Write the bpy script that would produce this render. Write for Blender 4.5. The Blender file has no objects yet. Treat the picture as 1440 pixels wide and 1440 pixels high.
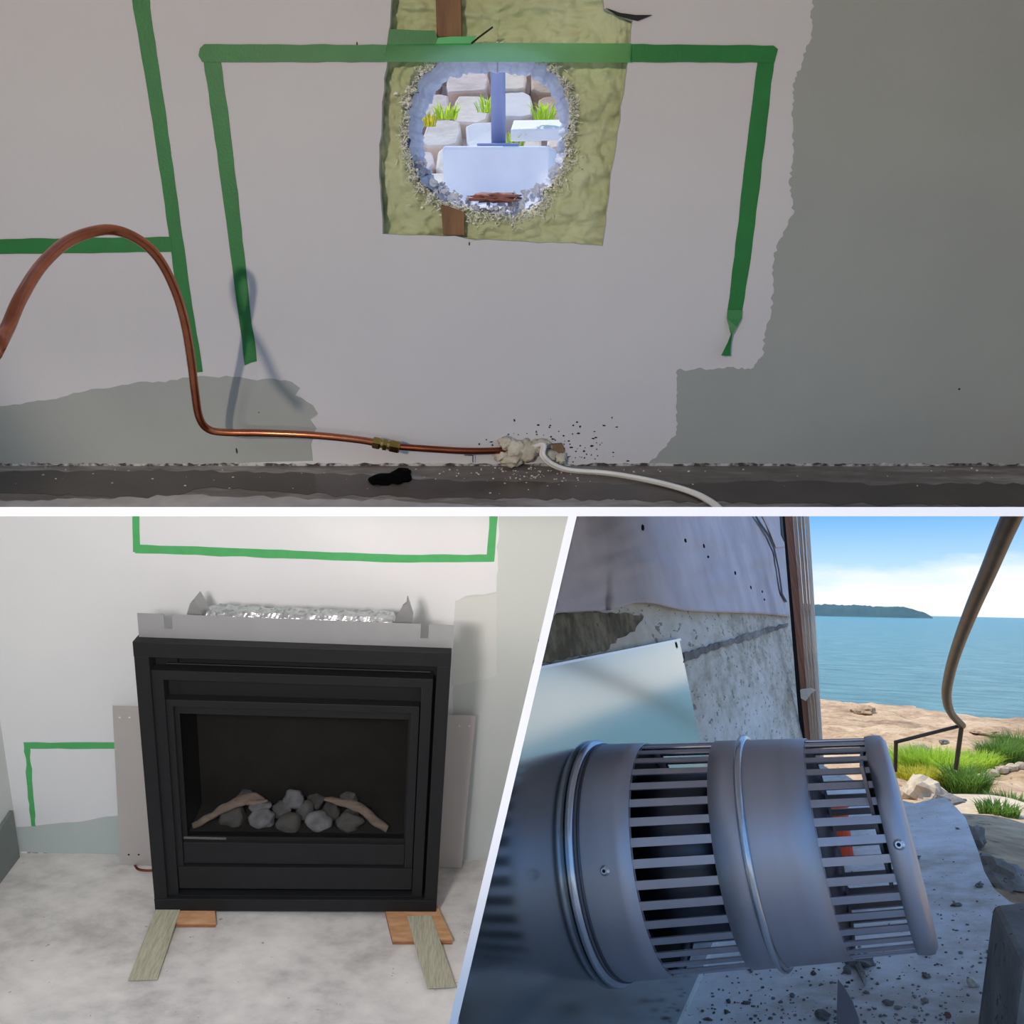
import bpy, bmesh, math, random
from mathutils import Vector, Matrix, noise
random.seed(7)
SC = bpy.context.scene
COL = SC.collection
# ------------------------------------------------------------------ frames
FPX = 1050.0
def V(*a): return Vector(a)
def cv(px, py): return V((px-720)/FPX, (py-720)/FPX, 1.0)      # x right, y down, z forward
def cols(X, Y, Z): return Matrix((X, Y, Z)).transposed()
class Frame:
    """A gravity-true local frame (x along the wall, y into it, z up) whose origin is the eye point."""
    def __init__(s, X, Z):
        Z = Z.normalized(); X = (X - Z*X.dot(Z)).normalized()
        s.R = cols(X, Z.cross(X), Z); s.Rt = s.R.transposed()
    def ray(s, px, py): return s.Rt @ cv(px, py)
    def on(s, ax, val, px, py):
        r = s.ray(px, py); return r*(val/r[ax])
    def dep(s, px, py, z): return s.ray(px, py)*z
    def pix(s, p):
        c = s.R @ p; return (720+FPX*c.x/c.z, 720+FPX*c.y/c.z)
L = Frame(V(1, .0526, .091), V(270, -3312, -1050))      # room with the fireplace (true world)
U = Frame(V(1, 0, 0), V(0, -2330, -1050))                        # wall with the vent hole
TH = math.atan2(.47, .883)
_up = V(.0208, -1, .127).normalized()
_fw = (V(0, 0, 1) - _up*_up.z).normalized()
_rt = _fw.cross(_up)
R_ = Frame(_rt*math.cos(TH) - _fw*math.sin(TH), _up)             # outside wall; x = out of the wall, y = along it
_A = V(.897, -.236, -.3888).normalized(); _W = V(.470, .152, 1.0); _W = (_W-_A*_W.dot(_A)).normalized()
R2 = Frame(_A, _A.cross(_W))                                     # the leaning old wall, its pipe and sloping terrace
# fireplace scale
_w = (L.on(1, 1.0, 641, 916) - L.on(1, 1.0, 191, 905)).x
YF = .92/_w                                                     # front plane of the fireplace
_zb = .5*(L.on(1, YF, 213, 1276).z + L.on(1, YF, 607, 1287).z)
HCAM = -_zb + .022                                              # eye height above the fireplace room's floor
for F in (L, U, R_, R2):
    F.M3 = L.Rt @ F.R
    F.M = Matrix.Translation((0, 0, HCAM)) @ F.M3.to_4x4()
# ------------------------------------------------------------------ camera
cd = bpy.data.cameras.new('camera'); cam = bpy.data.objects.new('camera', cd); COL.objects.link(cam)
cd.sensor_width = 36; cd.lens = 36*FPX/1440; cd.clip_start = .02; cd.clip_end = 6000
cam.matrix_world = Matrix.Translation((0, 0, HCAM)) @ (L.Rt @ Matrix.Diagonal((1, -1, -1))).to_4x4()
SC.camera = cam
vs = SC.view_settings
vs.view_transform = 'Standard'; vs.look = 'None'; vs.gamma = 1; vs.exposure = 0; vs.use_curve_mapping = False
# ------------------------------------------------------------------ node helpers
def lin(c):
    return tuple((x/255/12.92 if x/255 <= .04045 else ((x/255+.055)/1.055)**2.4) for x in c)+(1,)
class NT:
    def __init__(s, tree): s.t = tree
    def n(s, typ, **kw):
        nd = s.t.nodes.new(typ)
        for k, v in kw.items():
            if k.startswith('i_'):
                key = k[2:]; key = int(key) if key.isdigit() else key.replace('_', ' ')
                nd.inputs[key].default_value = v
            else: setattr(nd, k, v)
        return nd
    def l(s, a, b): s.t.links.new(a, b)
    def math(s, op, a, b=None, c=None, clamp=False):
        m = s.t.nodes.new('ShaderNodeMath'); m.operation = op; m.use_clamp = clamp
        for i, x in enumerate((a, b, c)):
            if x is None: continue
            if isinstance(x, (int, float)): m.inputs[i].default_value = x
            else: s.l(x, m.inputs[i])
        return m.outputs[0]
    def mix(s, fac, a, b, blend='MIX'):
        m = s.t.nodes.new('ShaderNodeMix'); m.data_type = 'RGBA'; m.blend_type = blend
        for idx, x in ((0, fac), (6, a), (7, b)):
            if isinstance(x, (int, float)): m.inputs[idx].default_value = x
            elif isinstance(x, tuple): m.inputs[idx].default_value = x
            else: s.l(x, m.inputs[idx])
        return m.outputs[2]
    def ramp(s, fac, stops, interp='LINEAR'):
        r = s.t.nodes.new('ShaderNodeValToRGB'); r.color_ramp.interpolation = interp
        e = r.color_ramp.elements
        while len(e) < len(stops): e.new(.5)
        for el, (p, c) in zip(e, stops):
            el.position = p; el.color = c if len(c) == 4 else (*c, 1)
        s.l(fac, r.inputs[0]); return r.outputs[0]
    def noise(s, vec, scale, detail=4, rough=.55, dist=0):
        nd = s.n('ShaderNodeTexNoise', i_Scale=scale, i_Detail=detail, i_Roughness=rough, i_Distortion=dist)
        if vec is not None: s.l(vec, nd.inputs['Vector'])
        return nd.outputs['Fac']
# ------------------------------------------------------------------ world: blue sky with white haze and clouds over the sea
w = bpy.data.worlds.new('sky'); SC.world = w; w.use_nodes = True
t = NT(w.node_tree); bg = w.node_tree.nodes['Background']
tc = t.n('ShaderNodeTexCoord'); mp = t.n('ShaderNodeMapping', vector_type='POINT')
mp.inputs['Rotation'].default_value = R_.M3.transposed().to_euler('XYZ')
t.l(tc.outputs['Generated'], mp.inputs['Vector'])
sx = t.n('ShaderNodeSeparateXYZ'); t.l(mp.outputs[0], sx.inputs[0])
el = sx.outputs['Z']
base = t.ramp(t.math('MULTIPLY_ADD', el, .5, .5), [(0, (.24, .235, .225)), (.492, (.26, .26, .26)), (.50, (.72, .85, .93)), (.525, (.50, .73, .95)), (.56, (.17, .46, .90)), (.64, (.10, .36, .84)), (1, (.07, .25, .7))])
st = t.n('ShaderNodeMapping', vector_type='POINT'); st.inputs['Scale'].default_value = (1, 1, 3.2); t.l(mp.outputs[0], st.inputs[0])
n1 = t.noise(st.outputs[0], 2.6, 6, .6); n2 = t.noise(st.outputs[0], 5.5, 7, .62, .3)
bank = t.math('SUBTRACT', t.math('MULTIPLY_ADD', n1, .42, -.10), el)           # cloud bank hugging the horizon
bank = t.math('MULTIPLY', bank, 14, clamp=True)
up = t.math('MULTIPLY', t.math('SUBTRACT', n2, .49), 7, clamp=True)             # broken cloud added above the view to whiten the ambient light
up = t.math('MULTIPLY', up, t.math('MULTIPLY', t.math('SUBTRACT', el, .13), 6, clamp=True))
cl = t.math('MULTIPLY', t.math('MAXIMUM', bank, up), t.math('GREATER_THAN', el, 0))
t.l(t.mix(t.math('MULTIPLY', cl, .9), base, (.93, .95, .97, 1)), bg.inputs[0]); bg.inputs[1].default_value = 1.15
# ------------------------------------------------------------------ sun, room lamp and an added fill for the fireplace room
def light(name, typ, F, pos, energy, color, target=None, **kw):
    ld = bpy.data.lights.new(name, typ); o = bpy.data.objects.new(name, ld); COL.objects.link(o)
    ld.energy = energy; ld.color = color
    for k, v in kw.items(): setattr(ld, k, v)
    m = Matrix.Identity(4)
    if target is not None: m = (target-pos).to_track_quat('-Z', 'Y').to_matrix().to_4x4()
    o.matrix_world = F.M @ Matrix.Translation(pos) @ m
    return o
SE = math.radians(66)
SA = math.radians(66)
sd = V(math.sin(SA)*math.cos(SE), -math.cos(SA)*math.cos(SE), -math.sin(SE))
light('sun', 'SUN', R_, V(0, 8, 6), 3.9, (1, .93, .84), V(0, 8, 6)+sd, angle=.009)
YW = 1.13                                                       # vent wall plane in U
_P = U.dep(150, 323, .80); _S = U.on(1, YW, 335, 384)
light('room_lamp', 'SPOT', U, _P+(_P-_S).normalized()*1.9, 78, (1, .85, .72), U.on(1, YW, 720, 60), spot_size=.92, spot_blend=.3, shadow_soft_size=.03)
light('hearth_fill', 'SPOT', L, L.Rt @ V(-.62, .10, .62), 72, (1, .94, .90), L.on(1, YF, 420, 1080), spot_size=2.3, spot_blend=.7, shadow_soft_size=.13)  # unseen fill spot added to brighten the fireplace room
# ------------------------------------------------------------------ materials
MATS = {}
def mat(name, c1, c2=None, scale=8, rough=.6, metal=0, bump=0, bscale=None, spec=.5, detail=5, contrast=1.0, stretch=None, trans=0, coat=0):
    if name in MATS: return MATS[name]
    m = bpy.data.materials.new(name); m.use_nodes = True; MATS[name] = m
    t = NT(m.node_tree); b = m.node_tree.nodes['Principled BSDF']
    b.inputs['Roughness'].default_value = rough; b.inputs['Metallic'].default_value = metal
    b.inputs['Specular IOR Level'].default_value = spec
    if coat: b.inputs['Coat Weight'].default_value = coat
    tc = t.n('ShaderNodeTexCoord'); vec = tc.outputs['Object']
    if stretch:
        mp = t.n('ShaderNodeMapping'); mp.inputs['Scale'].default_value = stretch; t.l(vec, mp.inputs[0]); vec = mp.outputs[0]
    c1 = lin(c1); c2 = lin(c2) if c2 else tuple(x*.86 for x in c1[:3])+(1,)
    f = t.noise(vec, scale, detail)
    f = t.math('MULTIPLY_ADD', t.math('SUBTRACT', f, .5), 2.2*contrast, .5, clamp=True)
    t.l(t.mix(f, c2, c1), b.inputs['Base Color'])
    if bump:
        bp = t.n('ShaderNodeBump', i_Strength=min(1, bump), i_Distance=.004*max(1, bump)); t.l(t.noise(vec, bscale or scale*4, 6), bp.inputs['Height'])
        t.l(bp.outputs[0], b.inputs['Normal'])
    if trans: b.inputs['Transmission Weight'].default_value = trans
    return m
# concrete floors, walls with layered stains
def stained(name, c_lo, c_mid, c_hi, s1, s2, rough, bump=.3, speck=None, speck_scale=90, stretch=(1, 1, 1), th=.70):
    m = bpy.data.materials.new(name); m.use_nodes = True; MATS[name] = m
    t = NT(m.node_tree); b = m.node_tree.nodes['Principled BSDF']
    tc = t.n('ShaderNodeTexCoord'); mp = t.n('ShaderNodeMapping'); mp.inputs['Scale'].default_value = stretch
    t.l(tc.outputs['Object'], mp.inputs[0]); v = mp.outputs[0]
    f1 = t.noise(v, s1, 6, .6, .4); f2 = t.noise(v, s2, 8, .65)
    f = t.math('ADD', t.math('MULTIPLY', f1, .62), t.math('MULTIPLY', f2, .38))
    c = t.ramp(f, [(.36, lin(c_lo)), (.5, lin(c_mid)), (.62, lin(c_hi))])
    if speck:
        sp = t.math('GREATER_THAN', t.noise(v, speck_scale, 3, .6), th)
        c = t.mix(t.math('MULTIPLY', sp, .7), c, lin(speck))
    t.l(c, b.inputs['Base Color']); b.inputs['Roughness'].default_value = rough
    bp = t.n('ShaderNodeBump', i_Strength=bump, i_Distance=.004); t.l(f2, bp.inputs['Height']); t.l(bp.outputs[0], b.inputs['Normal'])
    return m
M_whitewall = mat('white_primer', (196, 194, 194), (190, 188, 189), 3, .75, bump=.08, bscale=160)
M_greypaint = mat('grey_green_paint', (152, 155, 149), (144, 148, 143), 4, .6, bump=.08, bscale=160)
M_hearthwall = mat('bright_white_paint', (228, 229, 231), (222, 223, 226), 2, .7, bump=.05, bscale=140)
M_hearthgrey = mat('pale_grey_paint', (204, 208, 206), (198, 203, 201), 2, .65, bump=.05, bscale=140)
M_hearthgrey2 = mat('pale_green_paint', (186, 196, 194), (178, 189, 187), 4, .65)
M_ceiling = mat('ceiling_white', (225, 225, 222), None, 3, .8)
M_partition = mat('partition_white', (250, 250, 250), (247, 247, 247), 3, .6)
M_floorU = stained('damp_concrete', (84, 74, 66), (112, 102, 94), (160, 152, 145), 3.2, 22, .45, .3, (50, 46, 43), 60, (.6, 2.6, 1), .70)
M_floorL = stained('painted_concrete', (166, 162, 158), (204, 200, 195), (222, 217, 211), 2.2, 11, .42, .15, (120, 116, 112), 26, (1, 1.8, 1), .72)
M_terrace = stained('shaded_concrete', (176, 166, 152), (214, 211, 207), (232, 232, 232), 3.5, 24, .85, .5, (70, 70, 74), 110, (1, 1, 1), .69)
M_conc = stained('weathered_concrete', (150, 142, 120), (208, 202, 188), (226, 222, 214), 5, 34, .9, .6, (96, 92, 82), 70, (1, .35, 1), .63)
M_rock = stained('tan_rock', (132, 104, 76), (188, 156, 118), (212, 186, 150), .9, 6, .9, 1, (96, 76, 58), 9, (1, 1, 1), .64)
M_greyrock = stained('grey_rock', (88, 84, 80), (128, 123, 117), (160, 154, 146), 3, 14, .95, .9, (60, 56, 52), 50, (1, 1, 1), .64)
M_sand = stained('pale_sand', (176, 156, 128), (204, 186, 156), (216, 202, 176), 2, 14, .95, .4)
M_tape = mat('green_tape', (22, 116, 48), (18, 104, 42), 30, .5, bump=.1, bscale=300)
M_tape2 = mat('green_tape_bright', (84, 178, 108), (74, 168, 98), 25, .55, bump=.1, bscale=300)
M_copper = mat('copper', (206, 128, 92), (164, 92, 62), 22, .26, 1, bump=.05, bscale=60)
M_copperd = mat('copper_tarnished', (150, 82, 56), (112, 58, 42), 26, .34, 1)
M_brass = mat('brass', (206, 176, 104), (170, 138, 72), 30, .25, 1)
M_foam = mat('green_foam', (198, 202, 164), (168, 174, 126), 9, .85, bump=.6, bscale=45, contrast=1.2)
M_fringe = mat('torn_fibres', (242, 240, 230), (206, 206, 190), 40, .9)
M_plaster = mat('broken_masonry', (214, 220, 232), (178, 186, 206), 30, .9, bump=.8, bscale=60)
M_stud = mat('stud_wood', (140, 104, 70), (96, 68, 44), 14, .75, stretch=(6, 1, .7), bump=.2)
M_cream = mat('cream_sealant', (206, 198, 178), (168, 158, 136), 35, .85, bump=.9, bscale=70)
M_brown = mat('brown_board', (128, 104, 76), (96, 76, 54), 40, .9)
M_cable = mat('white_cable', (222, 218, 208), (206, 202, 192), 20, .5)
M_black = mat('black_matte', (16, 16, 16), (10, 10, 10), 20, .7)
M_fire = mat('black_steel', (30, 31, 33), (27, 28, 30), 16, .55, 0, bump=.05, bscale=400, spec=.25)
M_firein = mat('firebox_lining', (64, 62, 58), (50, 48, 45), 12, .9, bump=.3, bscale=50)
M_void = mat('black_cavity', (9, 9, 10), (7, 7, 8), 9, .8)
M_galv = mat('galvanised_strip', (172, 172, 174), (164, 164, 167), 6, .5, .55)
M_foil = mat('foil', (216, 217, 220), (188, 189, 193), 25, .22, 1, bump=1, bscale=38)
M_sheet = mat('sheet_metal', (196, 190, 186), (186, 180, 177), 3, .5, .3)
M_stone = mat('fire_stone', (196, 196, 200), (140, 140, 144), 28, .85, bump=.6, bscale=50)
M_stoned = mat('fire_stone_dark', (140, 138, 134), (106, 104, 101), 28, .9, bump=.6, bscale=50)
M_log = mat('driftwood', (204, 184, 166), (160, 138, 122), 18, .9, stretch=(1, 4, 4), bump=.8, bscale=40)
M_vinyl = mat('vinyl_plank', (182, 178, 156), (152, 148, 126), 26, .6, stretch=(8, 1, 1), bump=.2, contrast=1.4)
M_ply = mat('plywood', (200, 156, 114), (174, 126, 86), 12, .7, stretch=(1.5, 6, 6), bump=.15, contrast=1.3)
M_plyd = mat('plywood_edge', (170, 118, 80), (130, 84, 56), 30, .8, stretch=(1, 1, 9))
M_steel = mat('stainless', (190, 188, 195), (180, 178, 186), 5, .5, 1, stretch=(8, 1, 1))
M_steeld = mat('stainless_dark', (96, 97, 104), (84, 85, 92), 6, .4, 1)
M_bead = mat('bright_bead', (206, 208, 214), (194, 196, 203), 6, .24, 1)
M_mirror = mat('mirror_steel', (178, 184, 184), (170, 177, 178), 3, .14, 1)
M_paper = mat('building_paper', (214, 205, 208), (186, 178, 184), 5, .8, bump=.4, bscale=60, contrast=1.2)
M_trimw = mat('weathered_trim', (222, 196, 172), (176, 148, 126), 12, .8, stretch=(14, 14, .7), bump=.4)
M_trimd = mat('red_brown_trim', (178, 128, 102), (136, 92, 72), 12, .8, stretch=(14, 14, .7), bump=.4)
M_trimp = mat('pale_trim_edge', (232, 220, 204), (208, 192, 176), 12, .8, stretch=(12, 12, .7), bump=.3)
M_rail = mat('bronze_rail', (92, 80, 62), (70, 60, 50), 14, .42, .6)
M_grass = mat('fresh_grass', (206, 226, 84), (156, 196, 58), 3, .7)
M_grassd = mat('deep_grass', (128, 164, 70), (88, 126, 48), 3, .7)
M_yellow = mat('yellow_leaf', (226, 214, 70), (186, 186, 58), 6, .7)
M_island = mat('hazy_hill', (62, 98, 104), (50, 84, 92), .05, .95)  # blue cast of distance haze is put into the colour
M_orange = mat('orange_plastic', (236, 84, 34), (220, 70, 26), 10, .45)
M_post = mat('blue_grey_post', (150, 160, 196), (136, 146, 184), 6, .45, .2)
M_footing = mat('pale_footing', (238, 236, 236), (220, 220, 224), 8, .85, bump=.3)
M_label = mat('label_print', (120, 120, 120), (30, 30, 30), 300, .6, contrast=4, stretch=(1, 1, 6))
M_brick = mat('red_brick', (176, 122, 112), (130, 84, 78), 30, .9, bump=.5)
# glass pane of the fireplace
M_glass = bpy.data.materials.new('smoked_glass'); M_glass.use_nodes = True
t = NT(M_glass.node_tree); out = M_glass.node_tree.nodes['Material Output']; M_glass.node_tree.nodes.remove(M_glass.node_tree.nodes['Principled BSDF'])
tr = t.n('ShaderNodeBsdfTransparent'); tr.inputs[0].default_value = (.74, .74, .74, 1)
gl = t.n('ShaderNodeBsdfGlossy', i_Roughness=.08); gl.inputs[0].default_value = (.9, .9, .9, 1)
fr = t.n('ShaderNodeFresnel', i_IOR=1.12); mx = t.n('ShaderNodeMixShader')
t.l(fr.outputs[0], mx.inputs[0]); t.l(tr.outputs[0], mx.inputs[1]); t.l(gl.outputs[0], mx.inputs[2]); t.l(mx.outputs[0], out.inputs[0])
def leafy(m):
    t = NT(m.node_tree); b = m.node_tree.nodes['Principled BSDF']; out = m.node_tree.nodes['Material Output']
    tl = t.n('ShaderNodeBsdfTranslucent'); mx = t.n('ShaderNodeMixShader', i_0=.5)
    t.l(b.inputs['Base Color'].links[0].from_socket, tl.inputs[0]); t.l(b.outputs[0], mx.inputs[1]); t.l(tl.outputs[0], mx.inputs[2]); t.l(mx.outputs[0], out.inputs[0])
for m_ in (M_grass, M_grassd, M_yellow): leafy(m_)
# thin tape over the bright hole lets light through
M_tapet = bpy.data.materials.new('green_tape_backlit'); M_tapet.use_nodes = True
t = NT(M_tapet.node_tree); b = M_tapet.node_tree.nodes['Principled BSDF']; out = M_tapet.node_tree.nodes['Material Output']
tcn = t.n('ShaderNodeTexCoord')
b.inputs['Roughness'].default_value = .5; t.l(t.mix(t.noise(tcn.outputs['Object'], 25), lin((26, 128, 54)), lin((34, 138, 62))), b.inputs['Base Color'])
tl = t.n('ShaderNodeBsdfTranslucent'); tl.inputs[0].default_value = lin((190, 250, 205)); mx = t.n('ShaderNodeMixShader', i_0=.7)
t.l(b.outputs[0], mx.inputs[1]); t.l(tl.outputs[0], mx.inputs[2]); t.l(mx.outputs[0], out.inputs[0])
# sea
M_sea = bpy.data.materials.new('sea_water'); M_sea.use_nodes = True
t = NT(M_sea.node_tree); b = M_sea.node_tree.nodes['Principled BSDF']; tcn = t.n('ShaderNodeTexCoord')
mpn = t.n('ShaderNodeMapping'); mpn.inputs['Scale'].default_value = (.55, 1.3, 1); mpn.inputs['Rotation'].default_value = (0, 0, -.45); t.l(tcn.outputs['Object'], mpn.inputs[0])
f1 = t.noise(mpn.outputs[0], .85, 9, .66, .6); f2 = t.noise(mpn.outputs[0], .03, 4, .5)
t.l(t.mix(t.math('MULTIPLY_ADD', t.math('SUBTRACT', f1, .5), 2.5, .5, clamp=True), lin((40, 104, 110)), lin((112, 166, 160))), b.inputs['Base Color'])
b.inputs['Roughness'].default_value = .22; b.inputs['IOR'].default_value = 1.33
bp = t.n('ShaderNodeBump', i_Strength=.9, i_Distance=.5); t.l(f1, bp.inputs['Height']); t.l(bp.outputs[0], b.inputs['Normal'])
# ------------------------------------------------------------------ mesh builder
class MB:
    def __init__(s): s.v = []; s.f = []
    def add(s, vs, fs):
        o = len(s.v); s.v += [Vector(v) for v in vs]; s.f += [tuple(i+o for i in f) for f in fs]; return s
    def prism(s, pts, vec):
        n = len(pts); a = [Vector(p) for p in pts]; b = [p+vec for p in a]
        nrm = Vector((0, 0, 0))
        for i in range(n): nrm += a[i].cross(a[(i+1) % n])
        fl = nrm.dot(vec) > 0
        fs = [tuple(range(n)), tuple(range(2*n-1, n-1, -1))] + [(i, i+n, (i+1) % n+n, (i+1) % n) for i in range(n)]
        if fl: fs = [f[::-1] for f in fs]
        return s.add(a+b, fs)
    def box(s, x0, x1, y0, y1, z0, z1):
        return s.prism([(x0, y0, z0), (x1, y0, z0), (x1, y0, z1), (x0, y0, z1)], V(0, y1-y0, 0))
    def tube(s, pts, r, seg=12, cap=True):
        pts = [Vector(p) for p in pts]; n = len(pts); rs = r if isinstance(r, (list, tuple)) else [r]*n
        vs = []; fs = []; t0 = (pts[1]-pts[0]).normalized()
        a = t0.orthogonal().normalized()
        for i, p in enumerate(pts):
            t1 = (pts[min(i+1, n-1)]-pts[max(i-1, 0)]).normalized()
            a = (a - t1*a.dot(t1)).normalized(); b = t1.cross(a)
            for k in range(seg):
                an = 2*math.pi*k/seg; vs.append(p+(a*math.cos(an)+b*math.sin(an))*rs[i])
        for i in range(n-1):
            for k in range(seg):
                k2 = (k+1) % seg; fs.append((i*seg+k, i*seg+k2, (i+1)*seg+k2, (i+1)*seg+k))
        if cap: fs += [tuple(range(seg-1, -1, -1)), tuple(range((n-1)*seg, n*seg))]
        return s.add(vs, fs)
    def blob(s, c, rad, amp=.15, seed=0, sub=2, fs=1.6, axes=None):
        bm = bmesh.new(); bmesh.ops.create_icosphere(bm, subdivisions=sub, radius=1)
        vs = []
        for v in bm.verts:
            d = v.co.normalized(); k = 1+amp*noise.noise(d*fs+Vector((seed*3.7, seed*1.3, -seed)))*1.8
            q = Vector((d.x*rad[0]*k, d.y*rad[1]*k, d.z*rad[2]*k))
            vs.append(Vector(c)+(axes @ q if axes else q))
        fs_ = [tuple(v.index for v in f.verts) for f in bm.faces]; bm.free()
        return s.add(vs, fs_)
    def grid(s, fn, nu, nv):
        vs = [fn(i/nu, j/nv) for j in range(nv+1) for i in range(nu+1)]
        fs = [(j*(nu+1)+i, j*(nu+1)+i+1, (j+1)*(nu+1)+i+1, (j+1)*(nu+1)+i) for j in range(nv) for i in range(nu)]
        return s.add(vs, fs)
def smooth_path(pts, n=6):
    P = [Vector(p) for p in pts]; out = []
    for i in range(len(P)-1):
        p0 = P[max(i-1, 0)]; p1 = P[i]; p2 = P[i+1]; p3 = P[min(i+2, len(P)-1)]
        for k in range(n):
            t_ = k/n; out.append(.5*((2*p1)+(p2-p0)*t_+(2*p0-5*p1+4*p2-p3)*t_*t_+(3*p1-p0-3*p2+p3)*t_**3))
    out.append(P[-1]); return out
BASE = {}
def mk(name, mb, m, base, smooth=False, bevel=0):
    me = bpy.data.meshes.new(name); me.from_pydata([v-base for v in mb.v], [], mb.f); me.update()
    me.materials.append(m)
    if smooth: me.polygons.foreach_set('use_smooth', [True]*len(me.polygons))
    o = bpy.data.objects.new(name, me); COL.objects.link(o)
    if bevel:
        bv = o.modifiers.new('bevel', 'BEVEL'); bv.width = bevel; bv.segments = 2; bv.limit_method = 'ANGLE'
    return o
def tag(o, label, cat, group=None, kind=None):
    if label: o['label'] = label
    if cat: o['category'] = cat
    if group: o['group'] = group
    if kind: o['kind'] = kind
    return o
def bottom(mb):
    xs = [v.x for v in mb.v]; ys = [v.y for v in mb.v]; zs = [v.z for v in mb.v]
    return V((min(xs)+max(xs))/2, (min(ys)+max(ys))/2, min(zs))
def solid(F, name, mb, m, label, cat, group=None, kind=None, smooth=False, bevel=0):
    b = bottom(mb); o = mk(name, mb, m, b, smooth, bevel); o.matrix_world = F.M @ Matrix.Translation(b)
    BASE[o.name] = b; return tag(o, label, cat, group, kind)
def thing(F, name, base, label, cat, group=None):
    o = bpy.data.objects.new(name, None); COL.objects.link(o); o.empty_display_size = .05
    o.matrix_world = F.M @ Matrix.Translation(base); BASE[o.name] = Vector(base); return tag(o, label, cat, group)
def part(name, mb, m, parent, label=None, smooth=False, bevel=0, kind=None):
    b = BASE[parent.name]; o = mk(name, mb, m, b, smooth, bevel); o.parent = parent; BASE[o.name] = b
    if label: o['label'] = label
    if kind: o['kind'] = kind
    return o
def struct(F, name, mb, m, label=None, cat=None, **kw): return solid(F, name, mb, m, label or name.replace('_', ' '), cat, None, 'structure', **kw)
def ragged(pts, step, amp, seed, skip=()):
    """subdivide a 2-D outline and jitter it so the edge reads as brushed or torn"""
    out = []; rnd = random.Random(seed)
    for i, p in enumerate(pts):
        q = pts[(i+1) % len(pts)]; d = math.dist(p, q); n = max(1, int(d/step)) if i not in skip else 1
        nx, ny = -(q[1]-p[1])/max(d, 1e-6), (q[0]-p[0])/max(d, 1e-6)
        for k in range(n):
            f = k/n; j = 0 if k == 0 else amp*(rnd.random()*2-1)+amp*1.5*noise.noise(V(p[0]*.05+f*d*.03, seed, 0))
            out.append((p[0]+(q[0]-p[0])*f+nx*j, p[1]+(q[1]-p[1])*f+ny*j))
    return out
def holed(F, outer, holes, thick):
    """plate on a y-plane with holes: lists of frame points; thickness along +y"""
    bm = bmesh.new()
    for loop in [outer]+holes:
        vv = [bm.verts.new(p) for p in loop]
        for i in range(len(vv)): bm.edges.new((vv[i], vv[(i+1) % len(vv)]))
    bmesh.ops.triangle_fill(bm, use_beauty=True, use_dissolve=False, edges=bm.edges[:], normal=(0, -1, 0))
    for f in bm.faces:
        f.normal_update()
        if f.normal.y > 0: f.normal_flip()
    r = bmesh.ops.extrude_face_region(bm, geom=bm.faces[:], use_keep_orig=True)
    bmesh.ops.translate(bm, verts=[g for g in r['geom'] if isinstance(g, bmesh.types.BMVert)], vec=(0, thick, 0))
    bm.verts.index_update(); mb = MB(); mb.add([v.co.copy() for v in bm.verts], [tuple(v.index for v in f.verts) for f in bm.faces]); bm.free()
    return mb
# ================================================================== ADDED PARTITIONS, put in to separate the three places and their light
def gut(y, side): return (805 if side == 0 else 806)+(y-726)*(-165/700)      # centre line of the leaning partition
ZF, ZB = .40, 2.75
def frust(F, quad, z0, z1, inset=None):
    q2 = inset or quad
    a = [F.dep(x, y, z0) for x, y in quad]; b = [F.dep(x, y, z1) for x, y in q2]
    return MB().add(a+b, [(0, 1, 2, 3), (7, 6, 5, 4)]+[(i, i+4, (i+1) % 4+4, (i+1) % 4) for i in range(4)])
struct(L, 'wall_divider', frust(L, [(799, 726), (811, 726), (628, 1504), (616, 1504)], ZF, ZB, [(801, 724), (809, 724), (626, 1504), (618, 1504)]), M_partition, 'added white leaning partition between the fireplace room and the outside wall')
sl = frust(L, [(-1300, 713), (806, 713), (806, 726), (-1300, 726)], ZF, ZB, [(-560, 715.5), (806, 715.5), (806, 723.5), (-560, 723.5)])  # reaches out of view at left to keep the fill light below
o2 = frust(L, [(806, 713), (1640, 713), (1640, 726), (806, 726)], ZF, 1.06, [(806, 715.5), (1640, 715.5), (1640, 723.5), (806, 723.5)]); sl.add(o2.v, o2.f)
struct(L, 'divider_slab', sl, M_partition, 'added thin white slab dividing the upper and lower places')
# ================================================================== UPPER PLACE: wall with the vent hole
def uw(px, py, off=0): return U.on(1, YW-off, px, py)
FU = uw(720, 655).z                                             # floor level there
opening = [(553, -30), (549, 20), (545, 78), (540, 110), (537, 160), (533, 232), (536, 290), (538, 329), (590, 331), (640, 332), (668, 338), (700, 338), (740, 340), (790, 342), (848, 346), (853, 300), (860, 240), (867, 205), (873, 150), (880, 110), (886, 70), (890, 28), (872, 20), (850, 12), (842, -30)]
outer = [uw(-260, 662), uw(1700, 662), uw(1700, -260), uw(-260, -260)]
for p in outer: p.z = max(p.z, FU-.02)
wallU = struct(U, 'wall_vent', holed(U, outer, [[uw(x, y) for x, y in ragged(opening, 14, 1.2, 3)]], .0127), M_whitewall, 'grey white primed plasterboard wall with a cut-out around the vent hole')
def patch(F, wall, plane, pts, off, m, step=7, amp=2.5, seed=1, skip=(), name='paint_patch', label=None):
    mb = MB().prism([F.on(1, plane-off, x, y) for x, y in ragged(pts, step, amp, seed, skip)], V(0, off*.9, 0))
    return part(name, mb, m, wall, label)
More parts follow.
